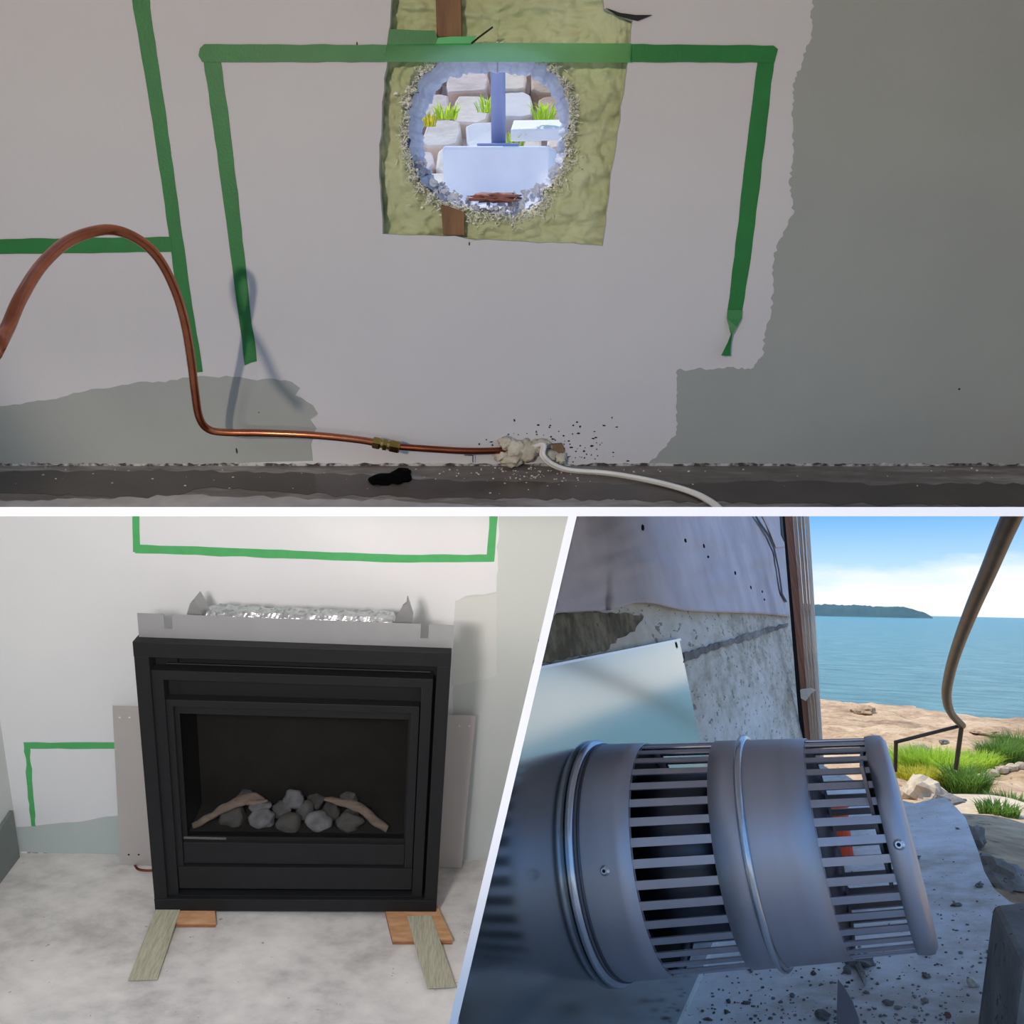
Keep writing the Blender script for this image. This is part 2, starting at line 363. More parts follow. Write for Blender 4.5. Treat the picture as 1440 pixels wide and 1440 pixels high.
patch(U, wallU, YW, [(1144, -20), (1143, 40), (1130, 85), (1118, 110), (1116, 150), (1114, 190), (1117, 215), (1110, 260), (1117, 300), (1098, 335), (1088, 360), (1087, 400), (1085, 440), (1075, 470), (1073, 500), (1060, 517), (953, 520), (952, 560), (951, 612), (925, 640), (912, 652), (1700, 654), (1700, -20)], .0006, M_greypaint, 4, 2.2, 5, (20, 21, 22), label='grey green paint with a brushed edge')
patch(U, wallU, YW, [(-100, 580), (12, 570), (70, 562), (120, 550), (180, 541), (240, 534), (290, 529), (345, 532), (410, 537), (422, 546), (415, 556), (440, 570), (447, 582), (436, 590), (445, 602), (437, 625), (440, 648), (300, 652), (-100, 654)], .0006, M_greypaint, 8, 1.6, 9, (16, 17), label='grey green paint brushed along the floor')
# room shell of the vent wall: ceiling and side walls in front of it
yl, yr = U.on(1, YW, -150, 400).x, U.on(1, YW, 1590, 400).x
struct(U, 'ceiling', MB().box(yl-.02, yr+.02, .55, YW+.02, .52, .54), M_ceiling, 'white ceiling of the room with the vent hole')
struct(U, 'wall_left_vent', MB().box(yl-.02, yl, .30, YW+.02, FU+.02, .52), M_ceiling, 'white left wall of the room with the vent hole')
struct(U, 'wall_right_vent', MB().box(yr, yr+.02, .80, YW+.02, FU+.02, .52), M_ceiling, 'white right wall of the room with the vent hole')
fl = [U.on(2, FU, -260, 650), U.on(2, FU, 1700, 650), U.on(2, FU, 1700, 718), U.on(2, FU, -260, 718)]
fl[0].y = fl[1].y = YW+.02
floorU = struct(U, 'floor_vent', MB().prism(fl, V(0, 0, -.004)), M_floorU, 'dark stained damp concrete floor below the vent wall')
def fpatch(pts, m, off, seed, label, step=12, amp=2):
    mb = MB().prism([U.on(2, FU+off, x, y) for x, y in ragged(pts, step, amp, seed)], V(0, 0, -off*.9)); return part('floor_stain', mb, m, floorU, label)
M_wet = mat('wet_floor', (74, 63, 56), (58, 49, 43), 14, .3, bump=.05)
M_dryf = mat('dry_floor', (176, 168, 160), (150, 142, 135), 20, .7)
fpatch([(-100, 664), (200, 661), (420, 664), (640, 676), (900, 680), (1120, 676), (1250, 682), (1500, 678), (1500, 712), (1080, 708), (830, 702), (610, 700), (420, 694), (300, 684), (220, 702), (60, 694), (-100, 692)], M_wet, .0006, 4, 'dark wet band')
fpatch([(-100, 706), (130, 702), (260, 696), (420, 700), (560, 704), (700, 712), (740, 717), (-100, 717)], M_dryf, .0007, 8, 'pale dry concrete')
struct(U, 'trim_1', MB().prism([uw(x, y, .0008) for x, y in ragged([(-100, 652), (1600, 652), (1600, 657), (-100, 657)], 6, 1.3, 12)], V(0, .003, 0)), mat('paint_drip', (180, 178, 174), (60, 56, 52), 60, .8, contrast=3), 'chipped paint line along the foot of the vent wall')
# --- green spray foam inside the cut-out with the ragged hole
hole = [(640, 78), (612, 92), (590, 112), (577, 150), (574, 190), (577, 222), (588, 250), (610, 272), (636, 287), (662, 292), (690, 299), (722, 302), (752, 292), (768, 268), (788, 240), (796, 205), (802, 165), (796, 130), (778, 100), (750, 84), (700, 76)]
def resample(pts, n):
    P = smooth_path([(x, y, 0) for x, y in pts+[pts[0]]], 8); Ls = [0]
    for a, b in zip(P, P[1:]): Ls.append(Ls[-1]+(b-a).length)
    out = []; j = 0
    for i in range(n):
        s_ = Ls[-1]*i/n
        while Ls[j+1] < s_: j += 1
        out.append(P[j].lerp(P[j+1], (s_-Ls[j])/max(1e-9, Ls[j+1]-Ls[j])))
    return [(p.x, p.y) for p in out]
NA = 320
hc = (688, 190)
hr = resample(hole, NA)
hr = [(x+2.6*noise.noise(V(x*.11, y*.11, 1))*2+random.uniform(-1, 1), y+2.6*noise.noise(V(x*.11, y*.11, 5))*2+random.uniform(-1, 1)) for x, y in hr]
hr.sort(key=lambda p: math.atan2(p[1]-hc[1], p[0]-hc[0]))
def box_hit(x, y, x0=518, x1=905, y0=-45, y1=356):
    dx, dy = x-hc[0], y-hc[1]; k = min((x1-hc[0])/dx if dx > 0 else (x0-hc[0])/dx if dx < 0 else 9e9, (y1-hc[1])/dy if dy > 0 else (y0-hc[1])/dy if dy < 0 else 9e9)
    return hc[0]+dx*k, hc[1]+dy*k
NR = 70
fm = MB(); vs_ = []
for r in range(NR+1):
    k = r/NR
    for (x, y) in hr:
        bx, by = box_hit(x, y); px, py = x+(bx-x)*k, y+(by-y)*k
        vd = noise.voronoi(V(px*.075+noise.noise(V(px*.05, py*.05, 2)), py*.075, 0))[0][0]
        d = .013 + .010*noise.fractal(V(px*.018, py*.018, 0), .8, 2.0, 3) + .011*vd+.02*max(0, 1-k*7)
        vs_.append(U.on(1, YW+max(.0135, d+.004), px, py))
fm.add(vs_, [(r*NA+i, r*NA+(i+1) % NA, (r+1)*NA+(i+1) % NA, (r+1)*NA+i) for r in range(NR) for i in range(NA)])
foam = solid(U, 'spray_foam_insulation', fm, M_foam, 'lumpy olive green spray foam around the ragged vent hole', 'insulation', smooth=True)
# ragged pale fibres around the rim
fr_ = MB(); rnd = random.Random(5)
for i in range(2000):
    k = rnd.randrange(NA); x, y = hr[k]; dx, dy = x-hc[0], y-hc[1]; ln = math.hypot(dx, dy); dx /= ln; dy /= ln
    wide = 1+1.1*max(0, noise.noise(V(k*.07, 2, 0)))*2+(.5 if y > 240 else 0)
    off = abs(rnd.gauss(0, 5))*wide-1.5; px_, py_ = x+dx*off, y+dy*off
    if rnd.random() < .35:
        s_ = rnd.uniform(.0004, .0017)
        fr_.blob(U.on(1, YW+.016+rnd.uniform(-.004, .008), px_, py_), (s_*rnd.uniform(.7, 1.8), s_, s_*rnd.uniform(.6, 1.4)), .5, i, 1)
    else:
        a = rnd.uniform(-1.5, 1.5); ex, ey = dx*math.cos(a)-dy*math.sin(a), dx*math.sin(a)+dy*math.cos(a); l_ = rnd.uniform(2, 9)
        p = [U.on(1, YW+.014+rnd.uniform(-.004, .006), px_+ex*l_*q+rnd.uniform(-1.5, 1.5), py_+ey*l_*q+rnd.uniform(-1.5, 1.5)) for q in (0, .5, 1)]
        fr_.tube(p, [rnd.uniform(.0003, .0008)]*2+[.0002], 4, False)
part('torn_fibre_rim', fr_, M_fringe, foam, 'pale torn fibres', kind='stuff')
# masonry bore behind the foam
mbore = MB(); vs_ = []; depths = [.034, .05, .075, .10, .13, .16]
for r, dp in enumerate(depths):
    for i, (x, y) in enumerate(hr):
        p = U.on(1, YW, x, y); c = U.on(1, YW, *hc); q = c+(p-c)*(1.03-.06*(dp-.034)/.126+.05*noise.noise(V(i*.16, r*.9, 3)))
        vs_.append(V(q.x, YW+dp, q.z))
mbore.add(vs_, [(r*NA+i, (r+1)*NA+i, (r+1)*NA+(i+1) % NA, r*NA+(i+1) % NA) for r in range(len(depths)-1) for i in range(NA)])
ob = [V(q.x, YW+.16, q.z) for q in vs_[-NA:]]
bore = struct(U, 'wall_masonry', mbore, M_plaster, 'pale broken masonry around the bored vent hole', smooth=True)
back = holed(U, [V(yl, YW+.16, FU-.1), V(yr, YW+.16, FU-.1), V(yr, YW+.16, .6), V(yl, YW+.16, .6)], [ob], .01)
part('outer_render', back, M_plaster, bore)
bk = MB(); bk.blob(U.on(1, YW+.07, 697, 278), (.034, .03, .006), .5, 4, 3, 3)
part('brick', bk, M_brick, bore, 'red brown broken brick edge', smooth=True)
# rubble lip at the bottom of the hole
rub = MB()
for i in range(110):
    a = math.radians(random.uniform(25, 165)); x = hc[0]+108*math.cos(a)+random.uniform(-6, 6); y = hc[1]+104*math.sin(a)+random.uniform(-10, 6)
    rub.blob(U.on(1, YW+random.uniform(.04, .13), x, y), [random.uniform(.002, .007) for _ in range(3)], .45, i, 2, 2.5)
part('masonry_crumbs', rub, M_plaster, bore, kind='stuff')
# studs
sm = MB().prism([U.on(1, YW+.006, x, y) for x, y in ((612, -20), (648, -20), (649, 52), (614, 52))], V(0, .03, 0))
solid(U, 'wall_stud', sm, M_stud, 'brown wooden stud end above the green tape', 'stud', 'cut wooden studs', bevel=.001)
sm = MB().prism([U.on(1, YW+.008, x, y) for x, y in ((620, 288), (636, 292), (653, 298), (653, 331), (623, 331))], V(0, .03, 0))
solid(U, 'wall_stud', sm, M_stud, 'brown wooden stud stub below the vent hole', 'stud', 'cut wooden studs', bevel=.001)
# torn paper and wire scraps at the cut-out
solid(U, 'torn_paper_flap', MB().prism([uw(x, y, .003) for x, y in ((852, 11), (872, 18), (894, 21), (917, 21), (897, 29), (888, 27), (868, 22))], V(0, .002, 0)), M_black, 'dark torn paper flap at the top right corner of cut-out', 'paper flap')
solid(U, 'wire_scrap', MB().tube([uw(663, 61, .004), uw(674, 52, .012), uw(693, 38, .016)], .0011, 6), M_black, 'thin black wire poking over the green tape', 'wire')
# --- tape strips
def tape(F, plane, pts, off, label, group, m=M_tape, step=16, amp=.5, seed=1, cat='tape'):
    mb = MB().prism([F.on(1, plane-off, x, y) for x, y in ragged(pts, step, amp, seed)], V(0, .0004, 0))
    if m is M_tapet: mb = MB().add([F.on(1, plane-off, x, y) for x, y in pts], [tuple(range(len(pts)))[::-1]])   # a single film, lit through from behind
    return solid(F, 'tape_strip', mb, m, label, cat, group)
G1 = 'green tape on the vent wall'
tape(U, YW, [(184, -20), (209, -20), (211, 12), (230, 140), (252, 300), (270, 430), (285, 523), (265, 525), (246, 395), (229, 270), (206, 120), (187, 12)], .0008, 'long green tape strip running down behind the copper tube', G1)
tape(U, YW, [(-120, 338), (12, 336), (240, 333), (243, 354), (12, 357), (-120, 359)], .0013, 'short level green tape strip behind the top of the copper loop', G1)
tape(U, YW, [(286, 84), (310, 84), (322, 170), (336, 290), (350, 420), (361, 508), (353, 510), (344, 514), (335, 440), (318, 310), (300, 180)], .0009, 'left upright strip of the green tape outline', G1)
tape(U, YW, [(281, 68), (287, 62), (540, 63), (545, 63), (541, 87), (284, 87), (279, 78)], .0016, 'left length of the level green tape above the copper tube', G1)
tape(U, YW, [(544, 62.5), (700, 60), (889, 61), (889, 88), (700, 87), (541, 87)], .0017, 'pale backlit green tape stretched across the vent hole', G1, M_tapet)
tape(U, YW, [(888, 62), (1088, 64), (1094, 69), (1089, 88), (886, 87)], .0016, 'right length of the level green tape next to the grey paint', G1)
tw = tape(U, YW, [(1066, 84), (1089, 84), (1078, 180), (1066, 280), (1055, 370), (1044, 436), (1023, 436), (1033, 360), (1044, 260), (1056, 160)], .0009, 'right upright green tape strip with a twisted loose end', G1)
tt = MB(); vs_ = []
prof = [(1023, 1044, 436, .001, 0), (1022, 1043, 448, .004, 0), (1025, 1036, 460, .008, 0), (1027.5, 1030, 470, .010, 0), (1023, 1028, 482, .009, 1), (1018, 1027, 492, .010, 1), (1014, 1027, 500, .012, 1)]
for x0, x1, y, o_, fl_ in prof: vs_ += [uw(x0, y, o_+(.004 if fl_ else 0)), uw(x1, y, o_+(0 if fl_ else .003))]
tt.add(vs_, [(2*i, 2*i+1, 2*i+3, 2*i+2) for i in range(len(prof)-1)])
tp = part('twisted_end', tt, M_tape, tw); tp.modifiers.new('th', 'SOLIDIFY').thickness = .0004
tape(U, YW, [(547, 41), (612, 43), (618, 64), (544, 64)], .0011, 'small dark green tape scrap left of the stud', G1)
tape(U, YW, [(616, 53), (670, 50), (662, 64), (612, 64)], .0013, 'small crumpled green tape scrap just below the stud', G1, M_tape2)
# --- copper gas line
gp = [(2, 478, .50), (12, 458, .475), (30, 417, .44), (60, 371, .38), (100, 337, .325), (150, 323, .28), (190, 334, .25), (222, 362, .22), (245, 405, .185), (259, 450, .155), (268, 500, .13), (274, 550, .105), (280, 586, .085), (292, 603, .07), (315, 608, .062), (370, 609, .052), (440, 612, .045), (500, 618, .038), (530, 623, .034)]
path = smooth_path([uw(x, y, o) for x, y, o in gp], 7)
ext = path[0]+(path[0]-path[4])*2.2
gl_ = thing(U, 'copper_gas_line', V(path[0].x+.2, YW-.1, FU), 'bent copper tube with brass union looping out from the vent wall', 'copper tube')
part('tube', MB().tube([ext]+path, .0056, 14), M_copper, gl_, 'bright copper loop', smooth=True)
p1 = uw(556, 628, .032); p0 = uw(526, 622, .034)
ax = (p1-p0).normalized()
stub = smooth_path([p1, uw(600, 631, .03), uw(650, 634, .026), uw(690, 634, .018), uw(712, 633, .002), uw(722, 632, -.02)], 6)
part('tube', MB().tube(stub, .0052, 14), M_copperd, gl_, 'tarnished copper stub', smooth=True)
un = MB(); un.tube([p0+ax*.008, p0+ax*.029], .0066, 16)
un_o = part('brass_union', un, M_brass, gl_, 'brass compression union', smooth=False)
for a, b in ((-.002, .010), (.024, .040)):
    part('hex_nut', MB().tube([p0+ax*a, p0+ax*(a+.002), p0+ax*(b-.002), p0+ax*b], [.0088, .0102, .0102, .0088], 6), M_brass, un_o)
part('hex_body', MB().tube([p0+ax*.014, p0+ax*.020], .0100, 6), M_brass, un_o)
# --- sealant lump, brown scrap, cable
sb = MB()
for (x, y, rx, rz, o_) in ((712, 622, .012, .010, .010), (725, 632, .018, .017, .012), (742, 634, .017, .018, .010), (705, 640, .012, .010, .010), (755, 628, .012, .010, .008), (772, 640, .014, .009, .012), (718, 646, .020, .010, .016), (762, 622, .012, .006, .008), (788, 644, .010, .009, .010)):
    sb.blob(uw(x, y, o_*.5), (rx, .014, rz), .3, x*.1, 3, 2.4)
solid(U, 'sealant_lump', sb, M_cream, 'cream foam sealant lump where the copper tube enters the wall', 'sealant', smooth=True)
solid(U, 'cardboard_scrap', MB().prism([uw(x, y, .006) for x, y in ((776, 625), (790, 624), (794, 634), (786, 644), (778, 641))], V(0, .005, 0)), M_brown, 'small brown scrap stuck beside the white cable', 'scrap')
cp = [uw(750, 628, .012), uw(764, 626, .02), uw(763, 640, .03), uw(775, 652, .032), U.on(2, FU+.006, 800, 661), U.on(2, FU+.006, 850, 665), U.on(2, FU+.006, 895, 672), U.on(2, FU+.006, 940, 682), U.on(2, FU+.006, 975, 693), U.on(2, FU+.006, 1000, 706), U.on(2, FU+.006, 1014, 718)]
cp = smooth_path(cp, 6)
cb = thing(U, 'electrical_cable', V(cp[20].x, cp[20].y, FU), 'flat white two-core cable running from the sealant across the floor', 'cable')
for s_ in (-1, 1): part('cable_core', MB().tube([p+V(.0016*s_, -.0016*s_, .0012*s_) for p in cp], .0034, 8), M_cable, cb, smooth=True)
bs = MB()
for x, y, rx, ry in ((532, 674, .012, .009), (545, 673, .014, .010), (562, 670, .016, .013), (570, 666, .008, .007)):
    bs.blob(U.on(2, FU+.001, x, y), (rx*1.15, ry*2.6, .004), .2, x*.1, 3)
solid(U, 'black_rag', bs, mat('soot_black', (4, 4, 4), (2, 2, 2), 20, .95, spec=.05), 'small black blob lying on the floor below the brass union', 'rag', smooth=True)
solid(U, 'nail', MB().tube([uw(653, 640, .02), uw(664, 640, .012), uw(665, 641, .012), uw(665, 650, .010)], .0008, 6), M_black, 'thin bent wire nail below the tarnished copper stub', 'nail')
dm = MB(); rnd = random.Random(3)
for i in range(150):
    x = rnd.gauss(775, 45); y = 650-abs(rnd.gauss(0, 26)); s_ = rnd.uniform(.0006, .0018)
    dm.blob(uw(x, y, .0004), (s_*rnd.uniform(.6, 2), .0006, s_), .4, i, 1)
for x, y, a, b in ((333, 634, .0016, .006), (1349, 547, .002, .002), (364, 580, .0015, .001), (502, 62, .001, .003), (660, 343, .001, .003)): dm.blob(uw(x, y, .0005), (a, .0006, b), .2, x, 1)
part('dirt_specks', dm, M_black, wallU, kind='stuff')
fd = MB()
for i in range(150):
    x = rnd.choice((rnd.uniform(20, 1420), rnd.gauss(740, 60))); y = 657+abs(rnd.gauss(0, 14)); s_ = rnd.uniform(.0006, .0022)
    fd.blob(U.on(2, FU+.0006, x, min(y, 708)), (s_, s_, s_*.7), .4, i, 1)
part('grit', fd, M_cream, floorU, kind='stuff')
# --- what stands outside the hole: post on footing, stone wall, plants
def ud(px, py, z): return U.dep(px, py, z)
pz = 1.78
ptop = ud(701, 40, pz); pbot = ud(701, 206, pz); ptop = V(pbot.x, pbot.y, ptop.z+.35)
po = thing(U, 'railing_post', pbot, 'round blue grey post seen through the vent hole', 'post')
part('pole', MB().tube([pbot, ptop], .0172, 18), M_post, po, smooth=True)
part('base_plate', MB().box(pbot.x-.05, pbot.x+.05, pbot.y-.04, pbot.y+.04, pbot.z, pbot.z+.006), M_post, po, bevel=.002)
q = [ud(622, 226, 1.70), ud(772, 222, 1.70)]; zt = pbot.z-.002
ftb = MB().prism([V(q[0].x, q[0].y, zt), V(q[1].x, q[1].y, zt), V(q[1].x+.03, q[1].y+.22, zt), V(q[0].x+.02, q[0].y+.22, zt)], V(0, 0, -.16))
solid(U, 'concrete_footing', ftb, M_footing, 'pale concrete footing block under the post outside the hole', 'footing', bevel=.008)
sw = thing(U, 'stone_wall', V(ud(690, 200, 2.3).x, 2.45, zt-.3), 'pale dry stone wall seen through the vent hole', 'stone wall')
rnd = random.Random(11)
rowy = [70, 112, 150, 188, 226, 262, 296]
M_sw = [M_footing, mat('pink_grey_stone', (240, 222, 212), (212, 190, 182), 12, .9, bump=.6), mat('pale_stone', (246, 234, 220), (222, 206, 192), 10, .9, bump=.6), mat('brown_stone', (214, 192, 174), (172, 150, 134), 16, .9, bump=.6)]
for ri, y in enumerate(rowy):
    x = 520+rnd.uniform(0, 25)
    while x < 860:
        wd = rnd.uniform(38, 78); z_ = 2.95+rnd.uniform(-.03, .03)-.16*ri
        c = ud(x+wd/2, y+rnd.uniform(-4, 4), z_); hw = wd/2/FPX*z_; hh = 20/FPX*z_
        pts = []
        for k in range(9):
            a = 2*math.pi*k/9; e = rnd.uniform(.86, 1.06)
            ca, sa = math.cos(a), math.sin(a); pw = .55
            pts.append(c+V(math.copysign(abs(ca)**pw, ca)*hw*e, 0, math.copysign(abs(sa)**pw, sa)*hh*e))
        pts = [p+V(0, (p.z-c.z)*2.0+rnd.uniform(-.006, .006), 0) for p in pts]; mb = MB().prism(pts, V(rnd.uniform(-.01, .01), .09, -.09))
        part('stone', mb, rnd.choice(M_sw[1:] if rnd.random() < .9 else M_sw), sw, bevel=.008)
        x += wd+3
part('mortar', MB().prism([*[ud(*q)+V(0, .06, -.06) for q in ((480, 60, 3.10), (900, 60, 3.10), (900, 330, 1.98), (480, 330, 1.98))]], V(0, .05, -.05)), M_sw[1], sw)
def tuft(F, name, c, n, h, spread, m, label, cat, group, seed, lean=.5, wdt=.004):
    r = random.Random(seed); mb = MB()
    for i in range(n):
        a = r.uniform(0, 6.283); rr = spread*math.sqrt(r.random()); b = c+V(rr*math.cos(a), rr*math.sin(a), 0)
        a2 = a+r.uniform(-.8, .8); hh = h*r.uniform(.5, 1.1); d = V(math.cos(a2), math.sin(a2), 0); sd_ = V(-d.y, d.x, 0)*wdt*r.uniform(.6, 1.3)
        le = lean*r.uniform(.2, 1.2)
        p1_ = b+V(0, 0, hh*.55)+d*hh*le*.3; p2_ = b+V(0, 0, hh*(1-.3*le))+d*hh*le*.85
        mb.add([b-sd_, b+sd_, p1_+sd_*.8, p1_-sd_*.8, p2_], [(0, 1, 2, 3), (3, 2, 4)])
    return solid(F, name, mb, m, label, cat, group)
for i, (x, y, m, lb) in enumerate(((598, 170, M_yellow, 'yellow green plant at the left inside the hole view'), (628, 160, M_grass, 'small green plant between the stones left of post'), (685, 150, M_grass, 'green plant tuft behind the blue grey post'), (765, 160, M_grass, 'green plant at the right edge of the hole view'), (722, 200, M_grass, 'low green plant at the foot of the post'))):
    tuft(U, 'weed', ud(x, y+8, 2.05), 60, .05, .028, m, lb, 'plant', 'weeds outside the vent hole', 40+i, 1, .003)
solid(U, 'white_slab', MB().prism([ud(718, 182, 2.0), ud(792, 180, 2.0), ud(800, 168, 2.16), ud(722, 169, 2.16)], V(0, 0, -.03)), M_footing, 'flat white sunlit slab right of the post outside', 'slab', bevel=.004)
struct(U, 'ground_outside', MB().prism([V(-.6, YW+.19, zt-.16), V(.5, YW+.19, zt-.16), V(.6, 2.6, zt-.10), V(-.7, 2.6, zt-.10)], V(0, 0, -.02)), M_footing, 'pale ground outside the vent hole')
# ================================================================== LOWER LEFT: fireplace room
YWL = L.on(2, -HCAM, 100, 1200).y
def lw(px, py, off=0): return L.on(1, YWL-off, px, py)
z0 = -HCAM
pts = [lw(801, 721), lw(679, 1246)]
xg = lambda z: None
wl = MB().prism([lw(-330, 720), lw(803, 720), lw(675, 1262), lw(-330, 1262)], V(0, .02, 0))
wallL = struct(L, 'wall_hearth', wl, M_hearthwall, 'white painted wall behind the fireplace')
flp = [L.on(2, z0, -500, 1190), L.on(2, z0, 688, 1210), L.on(2, z0, 620, 1500), L.on(2, z0, -700, 1500)]
struct(L, 'floor', MB().prism(flp, V(0, 0, -.01)), M_floorL, 'pale paint-smeared concrete floor of the fireplace room')
xl = lw(28, 1200).x
struct(L, 'wall_left', MB().prism([V(xl, YWL, z0), V(xl, YWL-1.15, z0), V(xl, YWL-1.15, -.35), V(xl, YWL, lw(10, 715).z)], V(-.03, 0, 0)), M_hearthgrey, 'grey white side wall left of the fireplace room')
patch(L, wallL, YWL, [(702, 690), (700, 790), (698, 832), (680, 836), (655, 838), (641, 846), (640, 870), (638, 930), (630, 1240), (676, 1262), (686, 1215), (803, 722), (806, 690)], .0006, M_hearthgrey, 10, 1.2, 3, (8, 9, 10), label='pale grey paint right of the fireplace')
patch(L, wallL, YWL, [(22, 1163), (60, 1160), (110, 1156), (140, 1150), (170, 1146), (215, 1143), (215, 1204), (140, 1204), (22, 1201)], .0006, M_hearthgrey2, 10, 1.0, 6, (), label='pale green grey paint by the floor')
patch(L, wallL, YWL, [(640, 845), (698, 835), (698, 950), (660, 960), (634, 965)], .0009, mat('pale_grey_paint_b', (212, 214, 211), (206, 209, 206), 2, .65), 12, 1.0, 16, ())
struct(L, 'trim_2', MB().prism([lw(x, y, .001) for x, y in ragged([(24, 1198), (660, 1227), (660, 1229.5), (24, 1200.5)], 8, .7, 4)], V(0, .001, 0)), mat('joint_line', (232, 232, 230), (120, 118, 116), 40, .8, contrast=3), 'chipped white line along the foot of the fireplace wall')
G2 = 'green tape on the fireplace wall'
tape(L, YWL, [(184, 690), (194, 690), (196, 726), (197, 768), (196, 778), (187, 776), (186, 726)], .0009, 'short upright green tape at the upper left above the fireplace', G2, M_tape2)
tape(L, YWL, [(188, 766), (260, 768), (360, 772), (450, 776), (560, 780), (690, 780), (694, 790), (560, 791), (450, 787), (360, 784), (260, 780), (190, 778)], .0013, 'long level green tape above the fireplace', G2, M_tape2)
tape(L, YWL, [(689, 690), (702, 690), (700, 726), (695, 790), (684, 786), (688, 740)], .0011, 'short upright green tape at the upper right beside grey paint', G2, M_tape2)
tape(L, YWL, [(33, 1044), (160, 1044), (172, 1044), (172, 1053), (45, 1053), (34, 1052)], .0013, 'level green tape left of the sheet metal panel', G2, M_tape2)
tape(L, YWL, [(34, 1048), (42, 1048), (45, 1090), (48, 1130), (50, 1162), (44, 1162), (41, 1140), (37, 1095)], .0010, 'ragged upright green tape low at the left wall corner', G2, M_tape2, 8, 1.0)
# things at the far left
cab = [L.on(2, z0, -60, 1212), L.on(2, z0, 12, 1214), L.on(2, z0, 25, 1199), L.on(2, z0, -40, 1199)]
M_cab = mat('grey_green_board', (118, 126, 124), (104, 112, 110), 6, .5)
hb = MB().prism([V(xl, YWL-.02, z0), V(xl, YWL-.30, z0), V(xl, YWL-.30, z0+.16), V(xl, YWL-.02, z0+.20)], V(.012, 0, 0))
solid(L, 'wall_board', hb, M_cab, 'dark grey green board low on the left side wall', 'board', bevel=.002)
# sheet metal panel leaning behind the fireplace
yp = YWL-.035
sp_ = [L.on(1, yp, 158, 993), L.on(1, yp, 669, 1006)]
zt_ = .5*(sp_[0].z+sp_[1].z); zb_ = z0+.004
shx0, shx1 = sp_[0].x, sp_[1].x
bb = [L.on(1, yp, 173, 1214).x, L.on(1, yp, 648, 1226).x]
shb = MB().prism([V(bb[0], yp-.02, zb_), V(bb[1], yp-.02, zb_), V(shx1, yp, zt_), V(shx0, yp, zt_)], V(0, .002, 0))
sheet = thing(L, 'sheet_metal_panel', V((shx0+shx1)/2, yp-.02, zb_), 'pale grey sheet metal panel standing behind the fireplace', 'metal panel')
part('sheet', shb, M_sheet, sheet)
for x, y, m in ((168, 1009, M_hearthwall), (182, 1009, M_hearthwall), (646, 1021, M_hearthwall), (660, 1021, M_hearthwall), (181, 1202, M_black), (195, 1202, M_black)):
    k = (y-993)/221; p = L.on(1, yp-.02*k-.0006, x, y)
    part('rivet_hole', MB().tube([p, p+V(0, .0006, 0)], .0035, 10), m, sheet)
# ---------------- fireplace
def lf(px, py, rec=0): return L.on(1, YF+rec, px, py)
def rect(tl, tr, br, bl, rec=0):
    a, b, c, d = (lf(*p, rec) for p in (tl, tr, br, bl)); return (a.x+d.x)/2, (b.x+c.x)/2, (c.z+d.z)/2, (a.z+b.z)/2
X0, X1, Z0, Z1 = rect((191, 905), (641, 916), (608, 1287), (213, 1276))
fp = thing(L, 'gas_fireplace', V((X0+X1)/2, YF, Z0), 'black gas fireplace with glass front and silver top flange', 'fireplace')
TB = lf(416, 910).z-lf(416, 931).z; BB = lf(410, 1266).z-lf(410, 1282).z
SW = (lf(212, 1000).x-lf(196, 1000).x+lf(636, 1000).x-lf(612, 1000).x)/2*.98
DEP = YWL-YF-.075
fb = fp
part('top_rail', MB().box(X0, X1, YF, YF+.05, Z1-TB, Z1), M_fire, fp, bevel=.002)
part('bottom_rail', MB().box(X0, X1, YF, YF+.05, Z0, Z0+BB), M_fire, fp, bevel=.002)
part('stile', MB().box(X0, X0+SW, YF+.002, YF+.05, Z0+BB, Z1-TB), M_fire, fp, bevel=.002)
part('stile', MB().box(X1-SW, X1, YF+.002, YF+.05, Z0+BB, Z1-TB), M_fire, fp, bevel=.002)
# carcass
cs = MB(); i0, i1 = X0+.10, X1-.10; ct = Z1-.075
cs.box(i0, i0+.004, YF+.05, YF+DEP, Z0+.004, ct); cs.box(i1-.004, i1, YF+.05, YF+DEP, Z0+.004, ct)
cs.box(i0, i1, YF+.05, YF+DEP, ct, ct+.004); cs.box(i0, i1, YF+.05, YF+DEP, Z0+.004, Z0+.008); cs.box(i0, i1, YF+DEP-.004, YF+DEP, Z0+.008, ct)
cs.box(X0+.014, X0+.10, YF+.05, YF+.054, Z0+.02, Z1-.004); cs.box(X1-.10, X1-.014, YF+.05, YF+.054, Z0+.02, Z1-.004)
cs.box(X0+.10, X1-.10, YF+.064, YF+.068, Z1-.16, Z1-.004); cs.box(X0+.10, X1-.10, YF+.064, YF+.068, Z0+.02, Z0+.14)
part('carcass', cs, M_void, fp)
ins = .004
def ring(x0, x1, zb, zt, tw_, tt_, tb_, y0, y1, name, m=M_fire):
    mb = MB(); o = [V(x0, y0, zb), V(x1, y0, zb), V(x1, y0, zt), V(x0, y0, zt)]; h = [V(x0+tw_, y0, zb+tb_), V(x1-tw_, y0, zb+tb_), V(x1-tw_, y0, zt-tt_), V(x0+tw_, y0, zt-tt_)]
    e = V(0, y1-y0, 0); v = o+h+[p+e for p in o]+[p+e for p in h]
    fs = []
    for i in range(4):
        j = (i+1) % 4; fs += [(i, j, 4+j, 4+i), (8+j, 8+i, 12+i, 12+j), (8+i, 8+j, j, i), (4+i, 4+j, 12+j, 12+i)]
    mb.add(v, fs); return part(name, mb, m, fp, bevel=.0015)
a = rect((216, 944), (615, 954), (588, 1262), (232, 1252), .012)
ring(a[0], a[1], Z0+BB+.002, a[3], .034, .031, .002, YF+.012, YF+.05, 'surround_frame')
b_ = rect((233, 985), (595, 992), (575, 1230), (244, 1222), .022)
